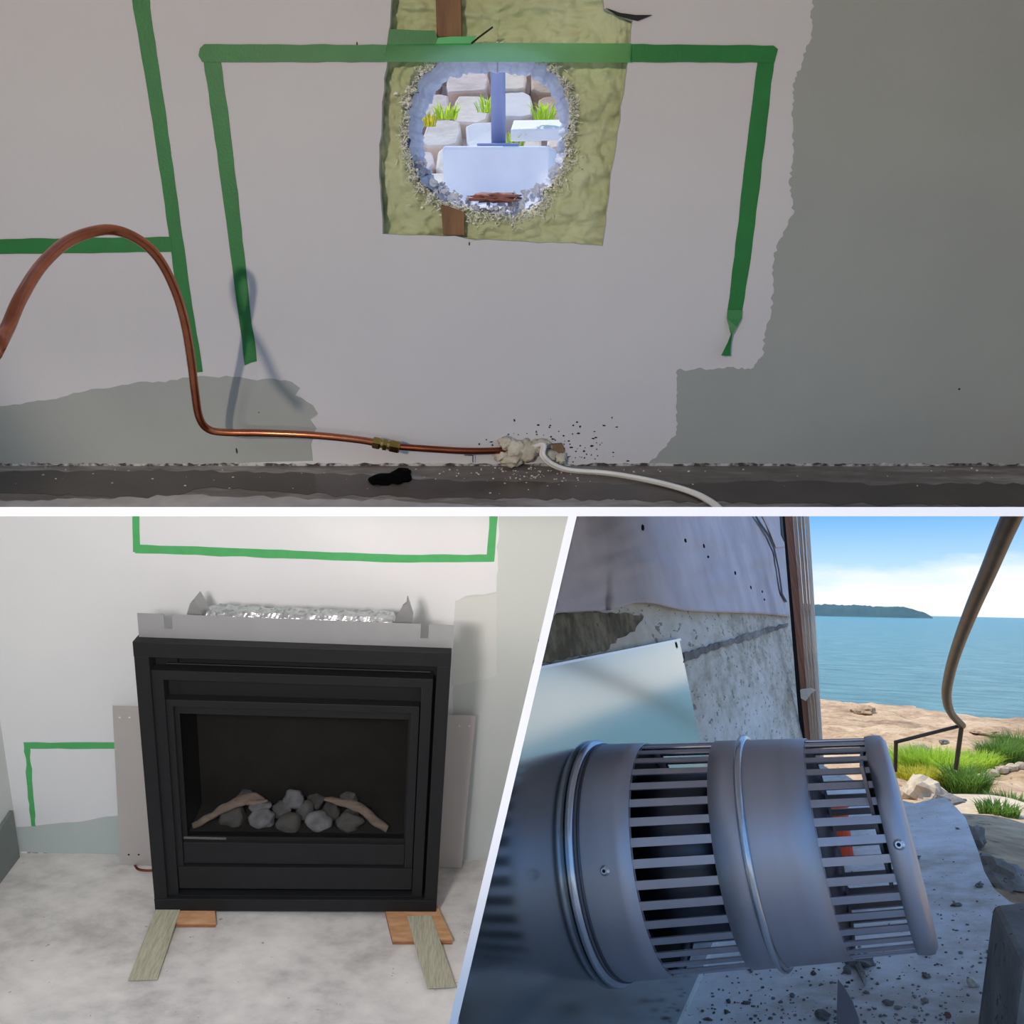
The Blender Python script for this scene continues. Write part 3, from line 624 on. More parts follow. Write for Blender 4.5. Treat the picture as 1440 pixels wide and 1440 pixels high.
d_ = rect((256, 1184), (566, 1191), (563, 1221), (257, 1213), .022)
g_ = rect((254, 1004), (578, 1011), (564, 1182), (262, 1174), .035)
ring(b_[0], b_[1], b_[2], b_[3], .027, .024, .004, YF+.020, YF+.06, 'door_frame')
# lower panels
part('lower_panel', MB().box(b_[0]+.028, b_[1]-.028, YF+.024, YF+.04, d_[2]+.003, d_[3]), M_fire, fp, bevel=.0015)
e_ = rect((248, 1216), (572, 1223), (570, 1255), (249, 1247), .014)
part('lower_panel', MB().box(a[0]+.036, a[1]-.036, YF+.016, YF+.04, e_[2], min(e_[3], d_[2]-.004)), M_fire, fp, bevel=.0015)
# gasket border, glass and firebox
gx0, gx1, gz0, gz1 = g_
gk = MB(); kb = .02
gk.box(b_[0]+.02, gx0, YF+.034, YF+.06, d_[3], b_[3]-.02); gk.box(gx1, b_[1]-.02, YF+.034, YF+.06, d_[3], b_[3]-.02)
gk.box(gx0, gx1, YF+.034, YF+.06, d_[3], gz0); gk.box(gx0, gx1, YF+.034, YF+.06, gz1, b_[3]-.02)
part('glass_gasket', gk, M_void, fp)
part('glass_pane', MB().box(gx0, gx1, YF+.038, YF+.042, gz0, gz1), M_glass, fp, 'smoked glass pane')
fbx = MB(); fd_ = min(DEP-.01, .062+.17)
fbx.box(gx0-.01, gx1+.01, YF+fd_-.004, YF+fd_, gz0-.01, gz1+.02)
fbx.box(gx0-.014, gx0-.01, YF+.06, YF+fd_, gz0-.01, gz1+.02); fbx.box(gx1+.01, gx1+.014, YF+.06, YF+fd_, gz0-.01, gz1+.02)
fbx.box(gx0-.01, gx1+.01, YF+.06, YF+fd_, gz0-.012, gz0+.002); fbx.box(gx0-.01, gx1+.01, YF+.06, YF+fd_, gz1+.016, gz1+.02)
part('firebox', fbx, M_firein, fp)
part('rating_label', MB().prism([lf(x, y, .0335) for x, y in ((258, 1176.5), (318, 1178), (318, 1181), (258, 1179.5))], V(0, .0004, 0)), M_label, fp, 'faint printed strip')
# steel strip put in as the glints between rail and surround
part('top_slot_glint', MB().box(X0+.08, X1-.06, YF+.03, YF+.034, a[3]+.012, a[3]+.016), M_steeld, fp)
part('slot_dark_sheet', MB().box(a[0]+.03, a[1]-.03, YF+.052, YF+.056, b_[3]-.02, a[3]-.02), M_void, fp)  # black sheet added so the gap above the door frame reads dark
# silver flange with two notches
s0, s1 = lf(193, 866, .03), lf(639, 876, .03); zt2 = (s0.z+s1.z)/2; zb2 = Z1-.004
nz = zt2-.047; xs = [lf(231, 880, .03).x, lf(242.5, 880, .03).x, lf(591.5, 886, .03).x, lf(603, 886, .03).x]
o_ = [(s0.x, zb2), (s1.x, zb2), (s1.x, zt2), (xs[3], zt2), (xs[3], nz), (xs[2], nz), (xs[2], zt2), (xs[1], zt2), (xs[1], nz), (xs[0], nz), (xs[0], zt2), (s0.x, zt2)]
part('top_flange', MB().prism([V(x, YF+.03, z) for x, z in o_], V(0, .002, 0)), M_galv, fp, 'silver notched top flange')
# standoff brackets and foil
for pts_ in (((262, 866), (267, 849), (272, 843), (285, 866)), ((555, 874), (567, 850), (571, 849), (579, 874))):
    q = [L.on(1, YF+.10, x, y) for x, y in pts_]
    br = MB(); lo = [V(q[-1].x, YF+.10, ct), V(q[0].x, YF+.10, ct)]
    br.prism(q+lo, V(0, .003, 0)); br.prism([q[1], q[2], q[2]+V(.004, .06, -.02), q[1]+V(.004, .06, -.02)], V(0, 0, -.003)); br.prism([q[2], q[3], q[3]+V(0, .06, 0), q[2]+V(0, .06, 0)], V(.002, 0, 0))
    part('standoff_bracket', br, M_galv, fp)
fo = MB(); fz0 = ct+.004
fa, fb2 = L.on(1, YF+.13, 286, 852), L.on(1, YF+.13, 562, 864)
def ffn(u, v):
    x = fa.x+(fb2.x-fa.x)*u; y = YF+.055+.13*v; hz = (fa.z+fb2.z)/2
    e = min(1, 25*min(u, 1-u)+.3)*min(1, 3.0*min(v+.05, 1.05-v))
    z = fz0+(hz-fz0)*(.25+.75*e)+.007*noise.noise(V(u*26, v*5, 2))+.004*noise.noise(V(u*60, v*12, 8))
    return V(x, y, z)
fo.grid(ffn, 90, 16); part('foil_wrap', fo, M_foil, fp, 'crumpled foil')
# ---------------- stones and driftwood inside
def px2bed(px, py, y, zc): return L.on(1, YF+y, px, py)
st_ = [(327, 1150, .11, 19, 15, 1), (368, 1150, .085, 18, 13, 0), (366, 1135, .115, 14, 10, 0), (407, 1157, .08, 17, 14, 1), (397, 1138, .13, 13, 9, 2), (414, 1124, .15, 14, 13, 0), (429, 1140, .13, 13, 11, 2), (449, 1155, .085, 19, 13, 0), (464, 1141, .14, 13, 10, 1), (491, 1157, .085, 19, 13, 1), (492, 1146, .13, 11, 8, 2), (347, 1121, .17, 12, 9, 2), (489, 1124, .17, 12, 9, 2), (444, 1126, .18, 11, 10, 1)]
sm_lab = ['dark stone under the left driftwood', 'large bright grey stone left of centre at the front', 'grey stone resting behind the bright front left stone', 'dark round stone at the front centre of the bed', 'half hidden stone behind the dark centre stone', 'pointed pale stone at the top of the pile', 'mid grey stone below the pointed top stone', 'wide pale stone right of centre at the front', 'grey stone behind the wide pale stone', 'dark stone at the front right under the right driftwood', 'small stone half behind the front right dark stone', 'pale stone on top of the left driftwood end', 'pale round stone behind the right driftwood', 'dark stone in the shadow right of the top stone']
for i, (x, y, dy, rx, rz, k) in enumerate(st_):
    c = L.on(1, YF+dy, x, y); dd = (L.R @ c).z/FPX
    mb = MB().blob(c, (rx*dd, min(rx, 13)*dd, rz*dd*1.05), .22, i*2+1, 3, 1.5)
    solid(L, 'fire_stone', mb, (M_stone, M_stoned, mat('fire_stone_mid', (164, 163, 164), (120, 119, 120), 28, .85, bump=.6, bscale=50))[k], sm_lab[i]+' behind the glass', 'stone', 'stones in the firebox', smooth=True)
def log(pts, rs, label, tw_=None):
    P = smooth_path([L.on(1, YF+o_, x, y) for x, y, o_ in pts], 5); n = len(P); R2 = []
    for i in range(n):
        k = i/(n-1)*(len(rs)-1); j = min(int(k), len(rs)-2); R2.append(rs[j]+(rs[j+1]-rs[j])*(k-j))
    mb = MB().tube(P, R2, 12)
    for i, v in enumerate(mb.v): v += V(1, 1, 1)*0+V(noise.noise(v*30), noise.noise(v*30+V(5, 0, 0)), noise.noise(v*30+V(0, 9, 0)))*.005
    if tw_: mb.tube([L.on(1, YF+o_, x, y) for x, y, o_ in tw_], [.011, .008, .004], 8)
    return solid(L, 'driftwood_log', mb, M_log, label, 'driftwood', 'driftwood in the firebox', smooth=True)
log([(272, 1161, .075), (295, 1149, .085), (320, 1134, .10), (345, 1124, .12), (358, 1122, .13), (370, 1128, .13)], [.010, .012, .014, .018, .015, .008], 'forked pale driftwood leaning at the left of the stones', [(340, 1127, .115), (358, 1129, .11), (376, 1126, .10)])
log([(545, 1166, .07), (530, 1157, .075), (515, 1143, .085), (500, 1132, .10), (482, 1129, .11), (466, 1125, .11), (456, 1122, .11)], [.012, .015, .015, .016, .013, .010, .005], 'brown driftwood sloping down at the right of the stones')
# ---------------- planks and plywood under the fireplace
def board(F, name, quad, zbot, th, m, label, cat, group, raise_=(0, 0, 0, 0), bevel=.001):
    p = [F.on(2, zbot+th+raise_[i], x, y) for i, (x, y) in enumerate(quad)]
    return solid(F, name, MB().prism(p, V(0, 0, -th)), m, label, cat, group, bevel=bevel)
zfl = z0
board(L, 'plywood_shim', [(240, 1268), (300, 1270), (303, 1301), (246, 1301)], zfl+.0008, .010, M_plyd, 'lower brown plywood shim under the left fireplace corner', 'plywood', 'plywood shims')
board(L, 'plywood_shim', [(242, 1266), (301, 1268), (304, 1297), (248, 1297)], zfl+.0112, .0105, M_ply, 'upper orange plywood shim under the left fireplace corner', 'plywood', 'plywood shims')
board(L, 'plywood_shim', [(540, 1276), (612, 1268), (636, 1325), (552, 1325)], zfl+.0008, .010, M_plyd, 'lower brown plywood shim under the right fireplace corner', 'plywood', 'plywood shims')
board(L, 'plywood_shim', [(541, 1274), (611, 1265), (637, 1320), (552, 1321)], zfl+.0112, .0105, M_ply, 'upper tan plywood shim under the right fireplace corner', 'plywood', 'plywood shims')
def plank(quad, label, zr):
    p = [L.on(2, zfl+zr[i], x, y) for i, (x, y) in enumerate(quad)]
    solid(L, 'floor_plank', MB().prism(p, V(0, 0, -.005)), M_vinyl, label, 'plank', 'grey beige planks', bevel=.0008)
plank([(219, 1277), (254, 1277), (221, 1377), (180, 1378)], 'grey beige plank sticking out at the left fireplace corner', (.0275, .0275, .0085, .0085))
plank([(572, 1288), (607, 1287), (641, 1387), (601, 1389)], 'grey beige plank sticking out at the right over plywood', (.0275, .0275, .0165, .0165))
cpb = [L.on(2, zfl+.006, x, y) for x, y in ((190, 1217), (194, 1222), (204, 1224), (214, 1224))]
solid(L, 'copper_tube_end', MB().tube(smooth_path(cpb, 4), .004, 8), M_copperd, 'end of copper tube on the floor behind the fireplace left corner', 'copper tube', smooth=True)
# ================================================================== LOWER RIGHT: outside wall, vent terminal, sea
F = R2
zBB = .85
Bp = F.dep(878, 1203, zBB)                                      # pipe axis where it meets the wall
XW = Bp.x-.024
def rw(px, py, off=0): return R2.on(0, XW+off, px, py)
GZ = rw(965, 1425).z                                            # terrace level
def rg(px, py, h=0): return R2.on(2, GZ+h, px, py)
yc_ = min(rw(1106, 719).y, rw(1134, 1062).y)                                           # far corner of the wall
ztop = rw(1122, 718).z
ystep = max(rw(1010, 718).y, 1.5)
wpts = [V(XW, rw(806, 718).y, rw(806, 718).z)]
low = F.on(0, XW, 640, 1450)
wp = [rw(806, 719), rw(760, 920), rw(700, 1180), rw(640, 1430)]
wp += [V(XW, rw(640, 1430).y, GZ-.05), V(XW, rw(1134, 1062).y, GZ-.05), rw(1134, 1062), rw(1120, 880), rw(1106, 719), V(XW, rw(1106, 719).y, 4.2), V(XW, 1.9, 4.2), V(XW, 1.9, rw(F.pix(V(XW, 1.9, .4))[0], 719).z)]
wbk = [F.on(0, XW-.05, 806, 719), F.on(0, XW-.05, 760, 920), F.on(0, XW-.05, 700, 1180), F.on(0, XW-.05, 640, 1430)]+[p+V(-.05, 0, 0) for p in wp[4:]]
wbk[4].y = wbk[3].y
wm = MB(); nn = len(wp); wm.add(wp+wbk, [tuple(range(nn)), tuple(range(2*nn-1, nn-1, -1))]+[(i, i+nn, (i+1) % nn+nn, (i+1) % nn) for i in range(nn)])
wallR = struct(F, 'wall_outer', wm, M_conc, 'weathered grey concrete outside wall beside the sea')
print('XW', XW, 'GZ', GZ, 'yc', yc_, 'YF', YF, 'YWL', YWL, 'HCAM', HCAM, 'DEP', DEP)
# form joint ridge across the concrete
jr = [rw(x, y, .006) for x, y in ((962, 921), (985, 914), (1020, 905), (1060, 893), (1108, 879))]
jq = ragged([(962, 918), (1020, 902), (1060, 889), (1108, 876), (1108, 881), (1060, 897), (1020, 909), (985, 921), (962, 932)], 5, 1.6, 8)
part('form_joint', MB().prism([rw(x, y, .005) for x, y in jq], V(-.005, 0, 0)), M_greyrock, wallR, 'rough cast joint line')
patch2 = ragged([(770, 864), (860, 861), (905, 866), (893, 888), (868, 898), (852, 916), (800, 924), (752, 936)], 6, 2.2, 18)
part('dark_stain', MB().prism([rw(x, y, .0025) for x, y in patch2], V(-.002, 0, 0)), stained('mossy_concrete', (70, 64, 50), (104, 96, 78), (150, 142, 122), 8, 40, .95, .6, (50, 46, 38), 60), wallR, 'dark mossy stain')
# building paper
edge = [(770, 872), (780, 862), (800, 861), (860, 858), (878, 852), (893, 848), (910, 848), (925, 850), (940, 854), (962, 859), (1000, 861), (1040, 862), (1080, 864), (1114, 868)]
def elow(x):
    for (x0, y0), (x1, y1) in zip(edge, edge[1:]):
        if x <= x1: return y0+(y1-y0)*(x-x0)/(x1-x0)
    return edge[-1][1]
pm = MB()
def pfn(u, v):
    x = 770+(1113-770)*u; yl_ = elow(x); y = 719+(yl_-719)*v
    y = max(y, 724.5); px_ = max(x, 809.5-(y-726)*165/700)
    wr = .45*(.010*abs(noise.noise(V(u*3.0+v*1.6, v*2.2-u*2, 3)))+.005*noise.noise(V(u*9+v*6, v*6, 1)))
    k = rw(px_, y).y
    return rw(px_, y, .008+wr*min(2.2, .6+k*.5)+.012*v*v*(1 if .25 < u < .55 else .35))
pm.grid(pfn, 70, 36)
pp = thing(F, 'building_paper', rw(940, 858), 'wrinkled purple grey building paper hanging on the concrete wall', 'building paper')
pa = part('paper_sheet', pm, M_paper, pp, smooth=True); pa.modifiers.new('th', 'SOLIDIFY').thickness = .002
for pts_, lb in ((((1062, 722), (1070, 735), (1082, 752), (1090, 772), (1096, 800), (1101, 835), (1107, 846), (1105.5, 847), (1099, 836), (1094.5, 800), (1088, 772), (1080, 753.5), (1068, 736.5), (1060, 722)), 'black torn seam'), (((1097, 722), (1101, 722), (1107, 750), (1112, 768), (1108, 771), (1099, 752)), 'black torn edge')):
    part('torn_seam', MB().prism([rw(x, y, .024) for x, y in pts_], V(-.002, 0, 0)), M_black, pp, lb)
part('paper_flap', MB().prism([rw(x, y, .020) for x, y in ((1070, 720), (1099, 720), (1106, 750), (1111, 768), (1092, 770), (1084, 750))], V(-.004, 0, 0)), M_paper, pp)
for x, y, r_ in ((904, 742, .007), (964, 760, .006), (990, 768, .007), (1034, 806, .008), (1056, 826, .008), (1072, 832, .006), (996, 783, .004), (1075, 843, .006)):
    p = rw(x, y, .03); part('staple_slit', MB().blob(p, (.003, r_*.22, r_*.9), .2, x, 1), M_black, pp)
# mirror-bright flashing plate
pl = [(955, 898), (1034, 1284), (1000, 1362), (968, 1420), (940, 1500)]
pp_ = [rw(955, 898, .004), rw(1030, 1262, .004)]
pq = [V(XW+.004, pp_[1].y, max(pp_[1].z, GZ)), V(XW+.004, rw(640, 1430).y+.004, GZ+.002)]
lft = [(644, 1425), (700, 1178), (750, 964), (754, 938)]
plate = thing(F, 'flashing_plate', rw(960, 1400, .004), 'mirror bright stainless plate on the wall behind the vent pipe', 'metal plate')
part('plate', MB().prism([pp_[0], pp_[1]]+pq+[rw(x, y, .004) for x, y in lft], V(-.003, 0, 0)), M_mirror, plate)
part('folded_edge', MB().prism([rw(754, 938, .005), rw(955, 898, .005), rw(956, 901, .005), rw(753, 942, .005)], V(.003, 0, 0)), M_bead, plate)
p = rw(952, 907, .005); part('nail_hole', MB().blob(p, (.001, .004, .008), .1, 2, 1), M_black, plate)
# ---------------- vent terminal
def fx_front(t_, r_):
    c = Bp+V(t_, 0, 0); n = V(0, -c.y, -c.z).normalized(); return F.pix(c+n*r_)
R0, R1 = .1205, .0950
T_END = .305
def rad(t_): return R0+(R1-R0)*max(0, min(1, t_/T_END))
def solve(px):
    a_, b2 = -.2, .6
    for _ in range(50):
        m_ = (a_+b2)/2
        if fx_front(m_, rad(m_))[0] < px: a_ = m_
        else: b2 = m_
    return (a_+b2)/2
tr_ = {k: solve(k) for k in (803, 888, 1003, 1049, 1150, 1246, 1262, 1279)}
print(tr_)
for t_ in (tr_[803], tr_[1262]):
    c = Bp+V(t_, 0, 0)
    e = [F.pix(c+V(0, math.cos(a)*rad(t_), math.sin(a)*rad(t_))) for a in [k*.1 for k in range(63)]]
    print('ring y', min(q[1] for q in e), max(q[1] for q in e), 'x', min(q[0] for q in e), max(q[0] for q in e))
NS = 64
def lathe(profile, seg=NS, close=False):
    mb = MB(); vs_ = []
    for t_, r_ in profile:
        for k in range(seg):
            a = 2*math.pi*k/seg; vs_.append(Bp+V(t_, r_*math.cos(a), r_*math.sin(a)))
    n = len(profile)
    mb.add(vs_, [(i*seg+k, (i+1)*seg+k, (i+1)*seg+(k+1) % seg, i*seg+(k+1) % seg) for i in range(n-1) for k in range(seg)])
    return mb
vt = thing(F, 'vent_terminal', V(XW, Bp.y, Bp.z-R0), 'round stainless vent pipe with two slotted bands jutting from the wall', 'vent pipe')
def bead(t_, rr, name, m=M_bead):
    pr = [(t_+rr*math.cos(a)*.9, rad(t_)+rr*.5+rr*math.sin(a)) for a in [2*math.pi*k/10 for k in range(11)]]
    return part(name, lathe(pr), m, vt, 'bright rounded bead', smooth=True)
tb = tr_[803]
e1 = .0015
def shell(t0_, t1_, name, m=M_steel, dr=0):
    o = part(name, lathe([(t0_+(t1_-t0_)*k/4, rad(t0_+(t1_-t0_)*k/4)+dr) for k in range(5)]), m, vt, smooth=True)
    sm_ = o.modifiers.new('th', 'SOLIDIFY'); sm_.thickness = e1; sm_.offset = -1; return o
shell(-.0195, tr_[888], 'collar_band'); bead(tb, .0055, 'bead'); bead(tb+.009, .0022, 'bead', M_steeld)
def slots(t0_, t1_, n, name, fill, ph=0):
    o = part(name, lathe([(t0_-.002, rad(t0_)-.0016), (t0_+.001, rad(t0_)-.0016)]), M_steel, vt, smooth=True)
    for k in range(n):
        a0 = 2*math.pi*(k+ph)/n; mb = MB(); vs_ = []
        for t_ in (t0_-.001, t1_+.001):
            for r_ in (rad(t_), rad(t_)-e1):
                for j in range(3):
                    a = a0+2*math.pi/n*fill*(j/2-.5); vs_.append(Bp+V(t_, r_*math.cos(a), r_*math.sin(a)))
        mb.add(vs_, [(0, 6, 7, 1), (1, 7, 8, 2), (3, 4, 10, 9), (4, 5, 11, 10), (0, 3, 9, 6), (2, 8, 11, 5), (0, 1, 4, 3), (1, 2, 5, 4), (6, 9, 10, 7), (7, 10, 11, 8)])
        part('slat', mb, M_steel, o)
    return o
slots(tr_[888], tr_[1003], 38, 'slotted_band', .43)
shell(tr_[1003], tr_[1150], 'middle_band'); bead(tr_[1049], .0048, 'bead')
slots(tr_[1150], tr_[1246], 38, 'slotted_band', .43, .5)
te = tr_[1279]; tq = tr_[1246]
part('end_cap', lathe([(tq, rad(tq)-.001), (tq, rad(tq)+.0015), (tr_[1262], rad(tq)+.002), (te-.004, rad(tq)+.001), (te, rad(tq)-.005), (te+.001, rad(tq)*.7), (te+.001, .0005)]), M_steel, vt, smooth=True)
part('inner_flue', lathe([(.01, .001), (.01, .090), (tr_[1049], .080), (tr_[1049], .001)]), M_steeld, vt, 'dark inner flue', smooth=True)
part('divider_disc', lathe([(tr_[1003]+.012, .068), (tr_[1003]+.012, rad(tr_[1003])-.003), (tr_[1003]+.014, rad(tr_[1003])-.003)]), M_steeld, vt)
part('back_disc', lathe([(tr_[888]-.01, .068), (tr_[888]-.01, rad(tr_[888])-.003)]), M_void, vt)
part('deflector', MB().prism([Bp+V(tq-.004, -.085, -.02), Bp+V(tq-.004, .085, -.02), Bp+V(tq-.004, .085, .085), Bp+V(tq-.004, -.085, .085)], V(-.003, 0, 0)), M_steeld, vt)
for t_, dz in ((solve(849), 1225), (tr_[1262], 1187)):
    # screw at the front of the pipe
    best = min([k*.01 for k in range(630)], key=lambda a: (abs(F.pix(Bp+V(t_, rad(t_)*math.cos(a), rad(t_)*math.sin(a)))[1]-dz)) + (50 if math.cos(a) > 0 else 0))
    d = V(0, math.cos(best), math.sin(best)); q = Bp+V(t_, 0, 0)+d*(rad(t_)+.0005)
    sc_ = part('screw', MB().tube([q, q+d*.0015, q+d*.004], [.0052, .0052, .003], 10), M_bead, vt, smooth=False)
    part('screw_recess', MB().tube([q+d*.0038, q+d*.0044], .0018, 6), M_black, sc_)
# ---------------- terrace, debris, block
tp_ = [rg(1137, 1062), rg(1230, 1115), rg(1285, 1130), rg(1310, 1124), rg(1330, 1121), rg(1346, 1137), rg(1358, 1150), rg(1366, 1172), rg(1375, 1195), rg(1384, 1225), rg(1398, 1250), rg(1420, 1268), rg(1480, 1290), rg(1560, 1330), rg(1600, 1500)]
near = rg(640, 1500); tp_ += [V(XW+.9, Bp.y-.9, GZ), V(XW-.02, Bp.y-.9, GZ), V(XW-.02, yc_-.1, GZ)]
tp2 = [(p.x, p.y) for p in tp_]
tpr = ragged(tp2, .09, .010, 2, (14, 15, 16, 17))
struct(F, 'floor_terrace', MB().prism([V(x, y, GZ) for x, y in tpr], V(0, 0, -.16)), M_terrace, 'shaded pale concrete terrace strewn with grit below the vent pipe')
def inside(x, y):
    c = False; n = len(tp2)
    for i in range(n):
        (x1, y1), (x2, y2) = tp2[i], tp2[i-1]
        if (y1 > y) != (y2 > y) and x < (x2-x1)*(y-y1)/(y2-y1)+x1: c = not c
    return c
rnd = random.Random(21); gm = MB(); cnt = 0
while cnt < 520:
    px, py = rnd.uniform(960, 1440), 1440-abs(rnd.gauss(0, 110))
    p = rg(px, py)
    if not inside(p.x, p.y) or p.x < XW+.02: continue
    s_ = rnd.uniform(.0007, .0021)*(1 if rnd.random() < .92 else 2.2)
    gm.blob(p+V(0, 0, s_*.3), (s_*rnd.uniform(.7, 1.6), s_*rnd.uniform(.7, 1.6), s_*.7), .4, cnt, 1); cnt += 1
grit = solid(F, 'terrace_grit', gm, M_greyrock, 'scattered dark grit and chips on the terrace', 'grit', kind='stuff')
chips = [(1211, 1352, 18, 10, M_greyrock, 'flat grey stone chip lying below the slotted pipe end'), (1303, 1336, 8, 9, M_greyrock, 'small upright grey pebble right of the pipe end'), (1286, 1206, 8, 4, M_greyrock, 'small light chip just right of the end cap'), (1192, 1364, 6, 8, M_greyrock, 'small dark chip left of the flat grey stone'), (1334, 1428, 4, 6, M_brick, 'tiny red brown chip near the bottom edge'), (1345, 1272, 6, 3, M_greyrock, 'small dark flake in the middle of the terrace'), (1370, 1382, 7, 9, M_conc, 'pale grey crumb beside the dark concrete block'), (1158, 1428, 9, 7, M_greyrock, 'dark crumb left of the pointed metal shard'), (1304, 1372, 6, 4, M_greyrock, 'dark chip below the small upright pebble'), (1250, 1410, 7, 5, M_greyrock, 'dark chip near the bottom right of metal shard'), (1378, 1245, 6, 4, M_greyrock, 'small dark stone at the terrace edge')]
for i, (x, y, a, b2, m, lb) in enumerate(chips):
    c = rg(x, y+b2*.6); dd = (F.R @ c).z/FPX
    solid(F, 'stone_chip', MB().blob(c+V(0, 0, b2*dd*.6), (a*dd, a*dd*.8, b2*dd*.8), .45, i+3, 2, 2.0), m, lb, 'stone chip', 'stone chips on the terrace')
sh = [rg(1198, 1352, .002), rg(1206, 1350, .006), rg(1218, 1374, .004), rg(1216, 1388, .002)]
solid(F, 'slate_splinter', MB().prism(sh, V(0, 0, .006)), M_greyrock, 'long thin slate splinter leaning off the flat stone', 'stone splinter', 'stone chips on the terrace')
zsh = .06
shd = [rg(1178, 1500), rg(1222, 1500, 0), F.on(2, GZ+.02, 1213, 1432), F.on(2, GZ+.045, 1196, 1404), F.on(2, GZ+.06, 1180, 1380)]
solid(F, 'metal_shard', MB().prism([F.on(2, GZ+.03, x, y) for x, y in ((1179, 1381), (1188, 1392), (1200, 1412), (1209, 1437), (1216, 1500), (1176, 1500))], V(0, 0, .004)), M_steeld, 'pointed grey metal offcut at the bottom edge of terrace', 'metal offcut', bevel=.0005)
# dark concrete block at the right corner
tpk = [R2.on(2, GZ+.13, x, y) for x, y in ((1396, 1272), (1480, 1262), (1520, 1345), (1438, 1358))]
solid(R2, 'concrete_block', MB().prism(tpk, rg(1373, 1448)-tpk[0]), M_greyrock, 'dark rough concrete block at the lower right of the terrace', 'block', bevel=.006)
# ---------------- corner trim boards
def vboard(px_top, px_bot, y0_, off, thick, m, label, wd_t, wd_b):
    # vertical plank at wall distance y0_, standing proud of the wall
    a, b2 = [F.on(1, y0_, px_top, 700), F.on(1, y0_, px_top+wd_t, 700)]
    c, d = [F.on(1, y0_, px_bot+wd_b, 1062), F.on(1, y0_, px_bot, 1062)]
    dz = (a.z+b2.z)/2-(c.z+d.z)/2; zb3 = GZ-.1
    def ex(p, q): k = (zb3-q.z)/(q.z-p.z); r_ = q+(q-p)*k; return r_
    c2, d2 = ex(b2, c), ex(a, d)
    a.z = b2.z = max(a.z, b2.z)
    return solid(F, 'corner_board', MB().prism([a, b2, c2, d2], V(0, thick*.2, 0)), m, label, 'trim board', 'corner trim boards', bevel=.003)
yb = yc_
vboard(1098, 1127, yb+.02, 0, .03, M_black, 'black gap strip between concrete wall and corner boards', 8, 10)  # black strip stands in for the dark gap, not a board
vboard(1101, 1134, yb+.00, 0, .04, M_trimd, 'red brown corner board nearest the concrete wall', 12, 8)
vboard(1113, 1141, yb-.012, 0, .04, M_trimw, 'first grey brown corner board beside the red brown one', 5.5, 5)
vboard(1119, 1146, yb-.024, 0, .04, M_trimw, 'middle grey brown corner board', 5.5, 4.5)
vboard(1125, 1150.5, yb-.036, 0, .04, M_trimw, 'outer grey brown corner board next to pale edge', 4, 3)
vboard(1129.5, 1153.5, yb-.049, 0, .05, M_trimp, 'pale outermost corner board edge against the sea', 7, 4.5)
ck = MB().prism([F.on(1, yb-.085, x, y) for x, y in ((1125, 970), (1140, 968), (1147, 971), (1140, 976), (1133, 986), (1126, 982))], V(0, .03, 0))
solid(F, 'splintered_board_end', ck, M_trimp, 'pale splintered board end halfway down the corner boards', 'wood splinter', bevel=.002)
_T = R_.Rt @ R2.R
_tz = [(_T @ p).z for p in tp_]; print('terrace z in level frame', ['%.2f' % z for z in _tz]); GZR = min(_tz)
F = R_
# ---------------- terrain, rocks
RO = F.Rt @ V(0, 0, 0)
fwd = F.Rt @ _fw; rgt = F.Rt @ _rt
def polar(az, d, z): a = math.radians(az); return fwd*(d*math.cos(a))+rgt*(d*math.sin(a))+V(0, 0, z)
SEA = -3.0
prof = [(.5, GZR-.20), (2.2, GZR-.20), (3.0, GZR-.20), (4.5, -1.02), (8, -1.50), (14, -2.02), (20, -2.40), (29, -2.98), (32, -3.6), (34, -4.5)]
def hz(d):
    for (a, b2), (c, d2) in zip(prof, prof[1:]):
        if d <= c: return b2+(d2-b2)*(d-a)/(c-a)
    return prof[-1][1]
def terr(az, d):
    p = polar(az, d, 0); sh_ = (az-30)*.12                      # shoreline comes closer to the right
    de = d+max(0, sh_)*(d/24)+1.8*noise.noise(V(p.x*.13, p.y*.13, 4))*min(1, d/9)
    z = hz(max(.5, de))
    cell = noise.voronoi(V(p.x*.42, p.y*.42, z*.1))[0]; crack = min(1, (cell[1]-cell[0])*5)
    amp = min(1, max(0, (d-3)/5))
    z += amp*(.22*noise.noise(V(p.x*.35, p.y*.35, 0))+.09*noise.noise(V(p.x*1.3, p.y*1.3, 2))+.02*noise.noise(V(p.x*5, p.y*5, 2))-.10*(1-crack)) + .02*noise.noise(V(p.x*6, p.y*6, 1))
    return V(p.x, p.y, z)
tm = MB(); na, nd_ = 230, 150
def tfn(u, v):
    az = 8+112*u**1.3; d = .9*(34/.9)**v; return terr(az, d)
tm.grid(tfn, na, nd_)
struct(F, 'ground_rock', tm, M_rock, 'sunlit tan rock ledge sloping down to the sea', smooth=True)
def on_terr(px, py):
    r = F.ray(px, py); best = None
    for k in range(400):
        d = 1.5*(30/1.5)**(k/399); h = r/math.hypot(r.x, r.y)*d
        az = math.degrees(math.atan2(h.dot(rgt), h.dot(fwd)))
        g = terr(az, d)
        if h.z <= g.z: return V(h.x, h.y, g.z)
    return h
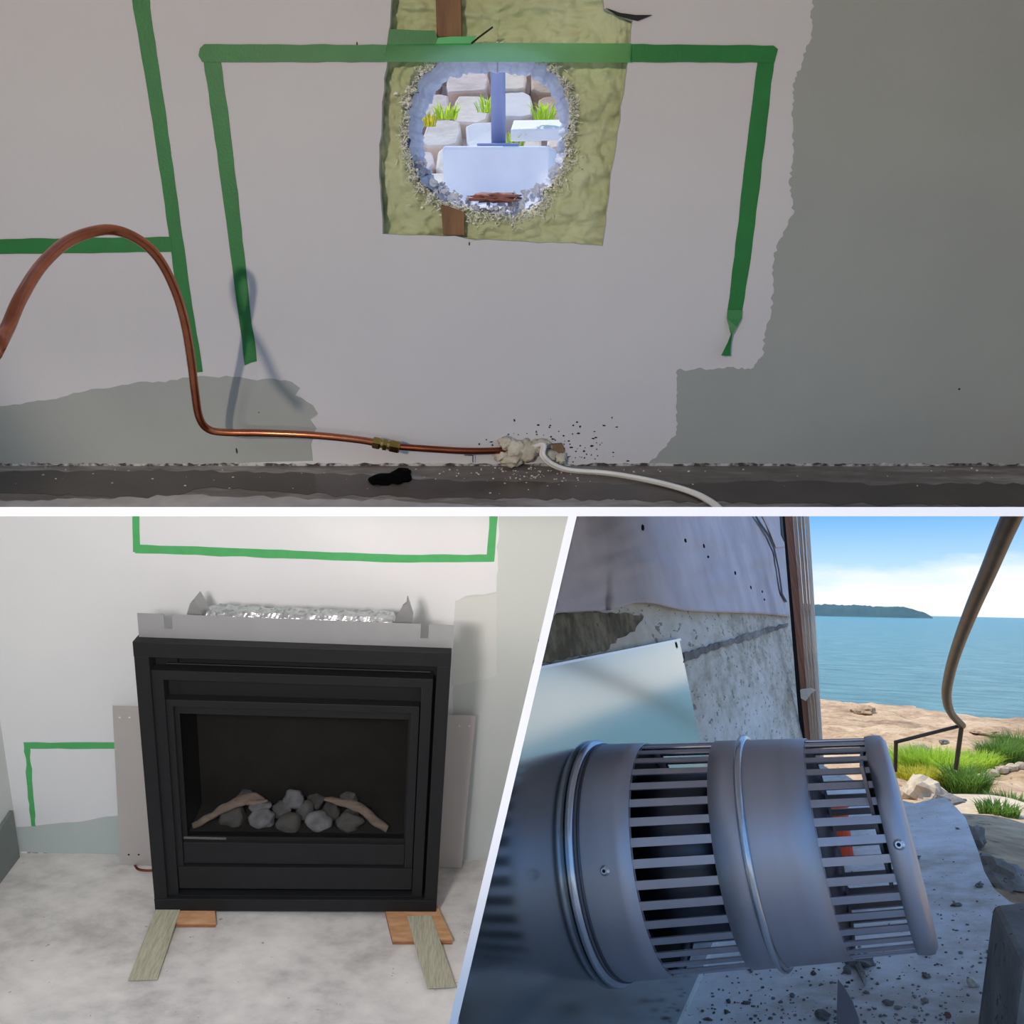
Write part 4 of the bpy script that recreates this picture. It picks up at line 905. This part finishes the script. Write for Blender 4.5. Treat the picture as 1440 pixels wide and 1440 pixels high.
# boulders
bl = [(1215, 1000, 15, 7, M_rock, 'tan boulder at the waterline right of the corner boards'), (1300, 1058, 17, 9, M_greyrock, 'grey boulder behind the bright grass'), (1328, 1043, 6, 3, M_greyrock, 'small dark stone on the rock ledge'), (1300, 1108, 28, 24, M_sand, 'squared tan stone at the terrace end beside yellow leaves'), (1335, 1132, 24, 15, M_greyrock, 'dark broken rock on the terrace edge'), (1368, 1178, 16, 22, M_greyrock, 'dark rough rock low on the terrace edge'), (1404, 1225, 34, 26, M_greyrock, 'large shaded grey rock beside the terrace edge'), (1390, 1030, 20, 5, M_rock, 'flat tan rock near the water at far right')]
for i, (x, y, a, b2, m, lb) in enumerate(bl):
    c = on_terr(x, y+b2*.7); dd = (F.R @ c).z/FPX
    solid(F, 'boulder', MB().blob(c+V(0, 0, b2*dd*.35), (a*dd, a*dd, b2*dd), .3, i+31, 3, 1.8), m, lb, 'boulder', 'boulders by the shore')
for i, (x, y) in enumerate(((1372, 1098), (1384, 1094), (1397, 1089), (1410, 1085), (1423, 1081), (1437, 1078))):
    c = on_terr(x, y+4); dd = (F.R @ c).z/FPX
    solid(F, 'edging_stone', MB().blob(c+V(0, 0, 4*dd), (8.5*dd, 8*dd, 6*dd), .25, i+60, 2, 1.8), M_sand, 'pale edging stone number %s from the left beyond the grass' % ('one', 'two', 'three', 'four', 'five', 'six')[i], 'edging stone', 'row of edging stones')
sp2 = [on_terr(x, y) for x, y in ((1375, 1140), (1390, 1125), (1460, 1118), (1480, 1170), (1430, 1185), (1395, 1180))]
sandb = MB().blob(sum(sp2, V(0, 0, 0))/6+V(0, 0, -.03), (.42, .55, .06), .2, 3, 3)
solid(F, 'sand_patch', sandb, M_sand, 'pale sunlit sand patch right of the terrace edge', 'sand', smooth=True)
# grass
gs = [(1272, 1085, 70, 26, M_grass, 'bright grass clump just right of the end cap'), (1300, 1092, 70, 34, M_grass, 'tall bright grass clump at the middle of the verge'), (1330, 1100, 70, 34, M_grass, 'bright grass clump below the railing post'), (1318, 1108, 50, 22, M_yellow, 'yellow leafed clump by the terrace end'), (1288, 1100, 40, 16, M_yellow, 'small yellow green clump beside the squared stone'), (1360, 1120, 50, 34, M_grassd, 'dark green spiky tuft at the terrace edge'), (1375, 1082, 60, 20, M_grass, 'low grass left of the edging stones'), (1405, 1072, 70, 24, M_grassd, 'deep green grass above the edging stones'), (1432, 1066, 80, 28, M_grassd, 'deep green grass at the far right'), (1345, 1085, 50, 20, M_grass, 'low bright grass right of the railing post'), (1418, 1140, 26, 20, M_grassd, 'sparse tuft on the sand patch'), (1404, 1145, 22, 16, M_grassd, 'small sparse tuft left on the sand')]
for i, (x, y, n_, hpx, m, lb) in enumerate(gs):
    c = on_terr(x, y); dd = (F.R @ c).z/FPX
    tuft(F, 'grass_tuft', c-V(0, 0, .01), n_*16, hpx*dd*1.5, 24*dd, m, lb, 'grass', 'grass tufts on the verge', 80+i, .9, .0045)
# orange bucket seen through the slots
oc = rg(1187, 1205); dd = (R2.R @ oc).z/FPX
ob_ = thing(R2, 'orange_bucket', oc, 'orange plastic bucket behind the slotted pipe end', 'bucket')
H_ = 70*dd*1.0
part('body', MB().tube([oc, oc+V(0, 0, H_*.55), oc+V(0, 0, H_)], [13*dd, 17*dd, 21*dd], 20), M_orange, ob_, smooth=False)
part('rim', MB().tube([oc+V(0, 0, H_*.94), oc+V(0, 0, H_*1.0)], [22.5*dd, 22.5*dd], 20), M_orange, ob_)
# ---------------- railing
hp = [(1462, 640, 1.35), (1440, 690, 1.52), (1413, 748, 1.72), (1390, 803, 1.98), (1367, 856, 2.3), (1348, 905, 2.7), (1336, 945, 3.1), (1331, 978, 3.45), (1337, 1002, 3.75), (1353, 1020, 4.0)]
rp = smooth_path([F.dep(*q) for q in hp], 6)
pe = rp[-1]; foot = on_terr(1345, 1072)
ra = thing(F, 'handrail', foot, 'curved bronze handrail with post in front of the sea', 'railing')
part('rail', MB().tube(rp, [.0205]*(len(rp)-8)+[.0185]*8, 14), M_rail, ra, smooth=True)
fdn = V(pe.x, pe.y, on_terr(1345, 1076).z-.1); sc4 = 4.0
part('post', MB().tube([pe+V(0, 0, .012), F.dep(1344, 1082, (F.R @ pe).z)], .0115, 8), M_rail, ra)
part('lower_rail', MB().tube([pe, F.dep(1258, 1044, 4.0)], .0095, 8), M_rail, ra)
part('post', MB().tube([F.dep(1260, 1043, 4.0), F.dep(1259, 1085, 4.0)], .0100, 8), M_rail, ra)
# ---------------- sea and island
def seafn(u, v):
    az = -40+190*u; d = 8*(4500/8)**v; return polar(az, d, SEA)
struct(F, 'sea', MB().grid(seafn, 60, 60), M_sea, 'blue green sea with small waves')
im = MB(); D0 = 900
def ifn(u, v):
    px = 1040+(1312-1040)*u; r = F.ray(px, 862); h = r/math.hypot(r.x, r.y); d = D0+120*v
    k = math.sin(math.pi*min(1, v*1.0)); tip = min(1, (1-u)*7)**.6
    hgt = (11.5+3.5*(1-u)+1.2*noise.noise(V(u*9, 0, 1))+1.1*noise.noise(V(u*60, v*9, 3)))*tip*k
    return V(h.x*d, h.y*d, SEA-.1+hgt)
im.grid(ifn, 160, 10)
solid(F, 'island', im, M_island, 'long wooded headland on the horizon across the sea', 'island', smooth=True)
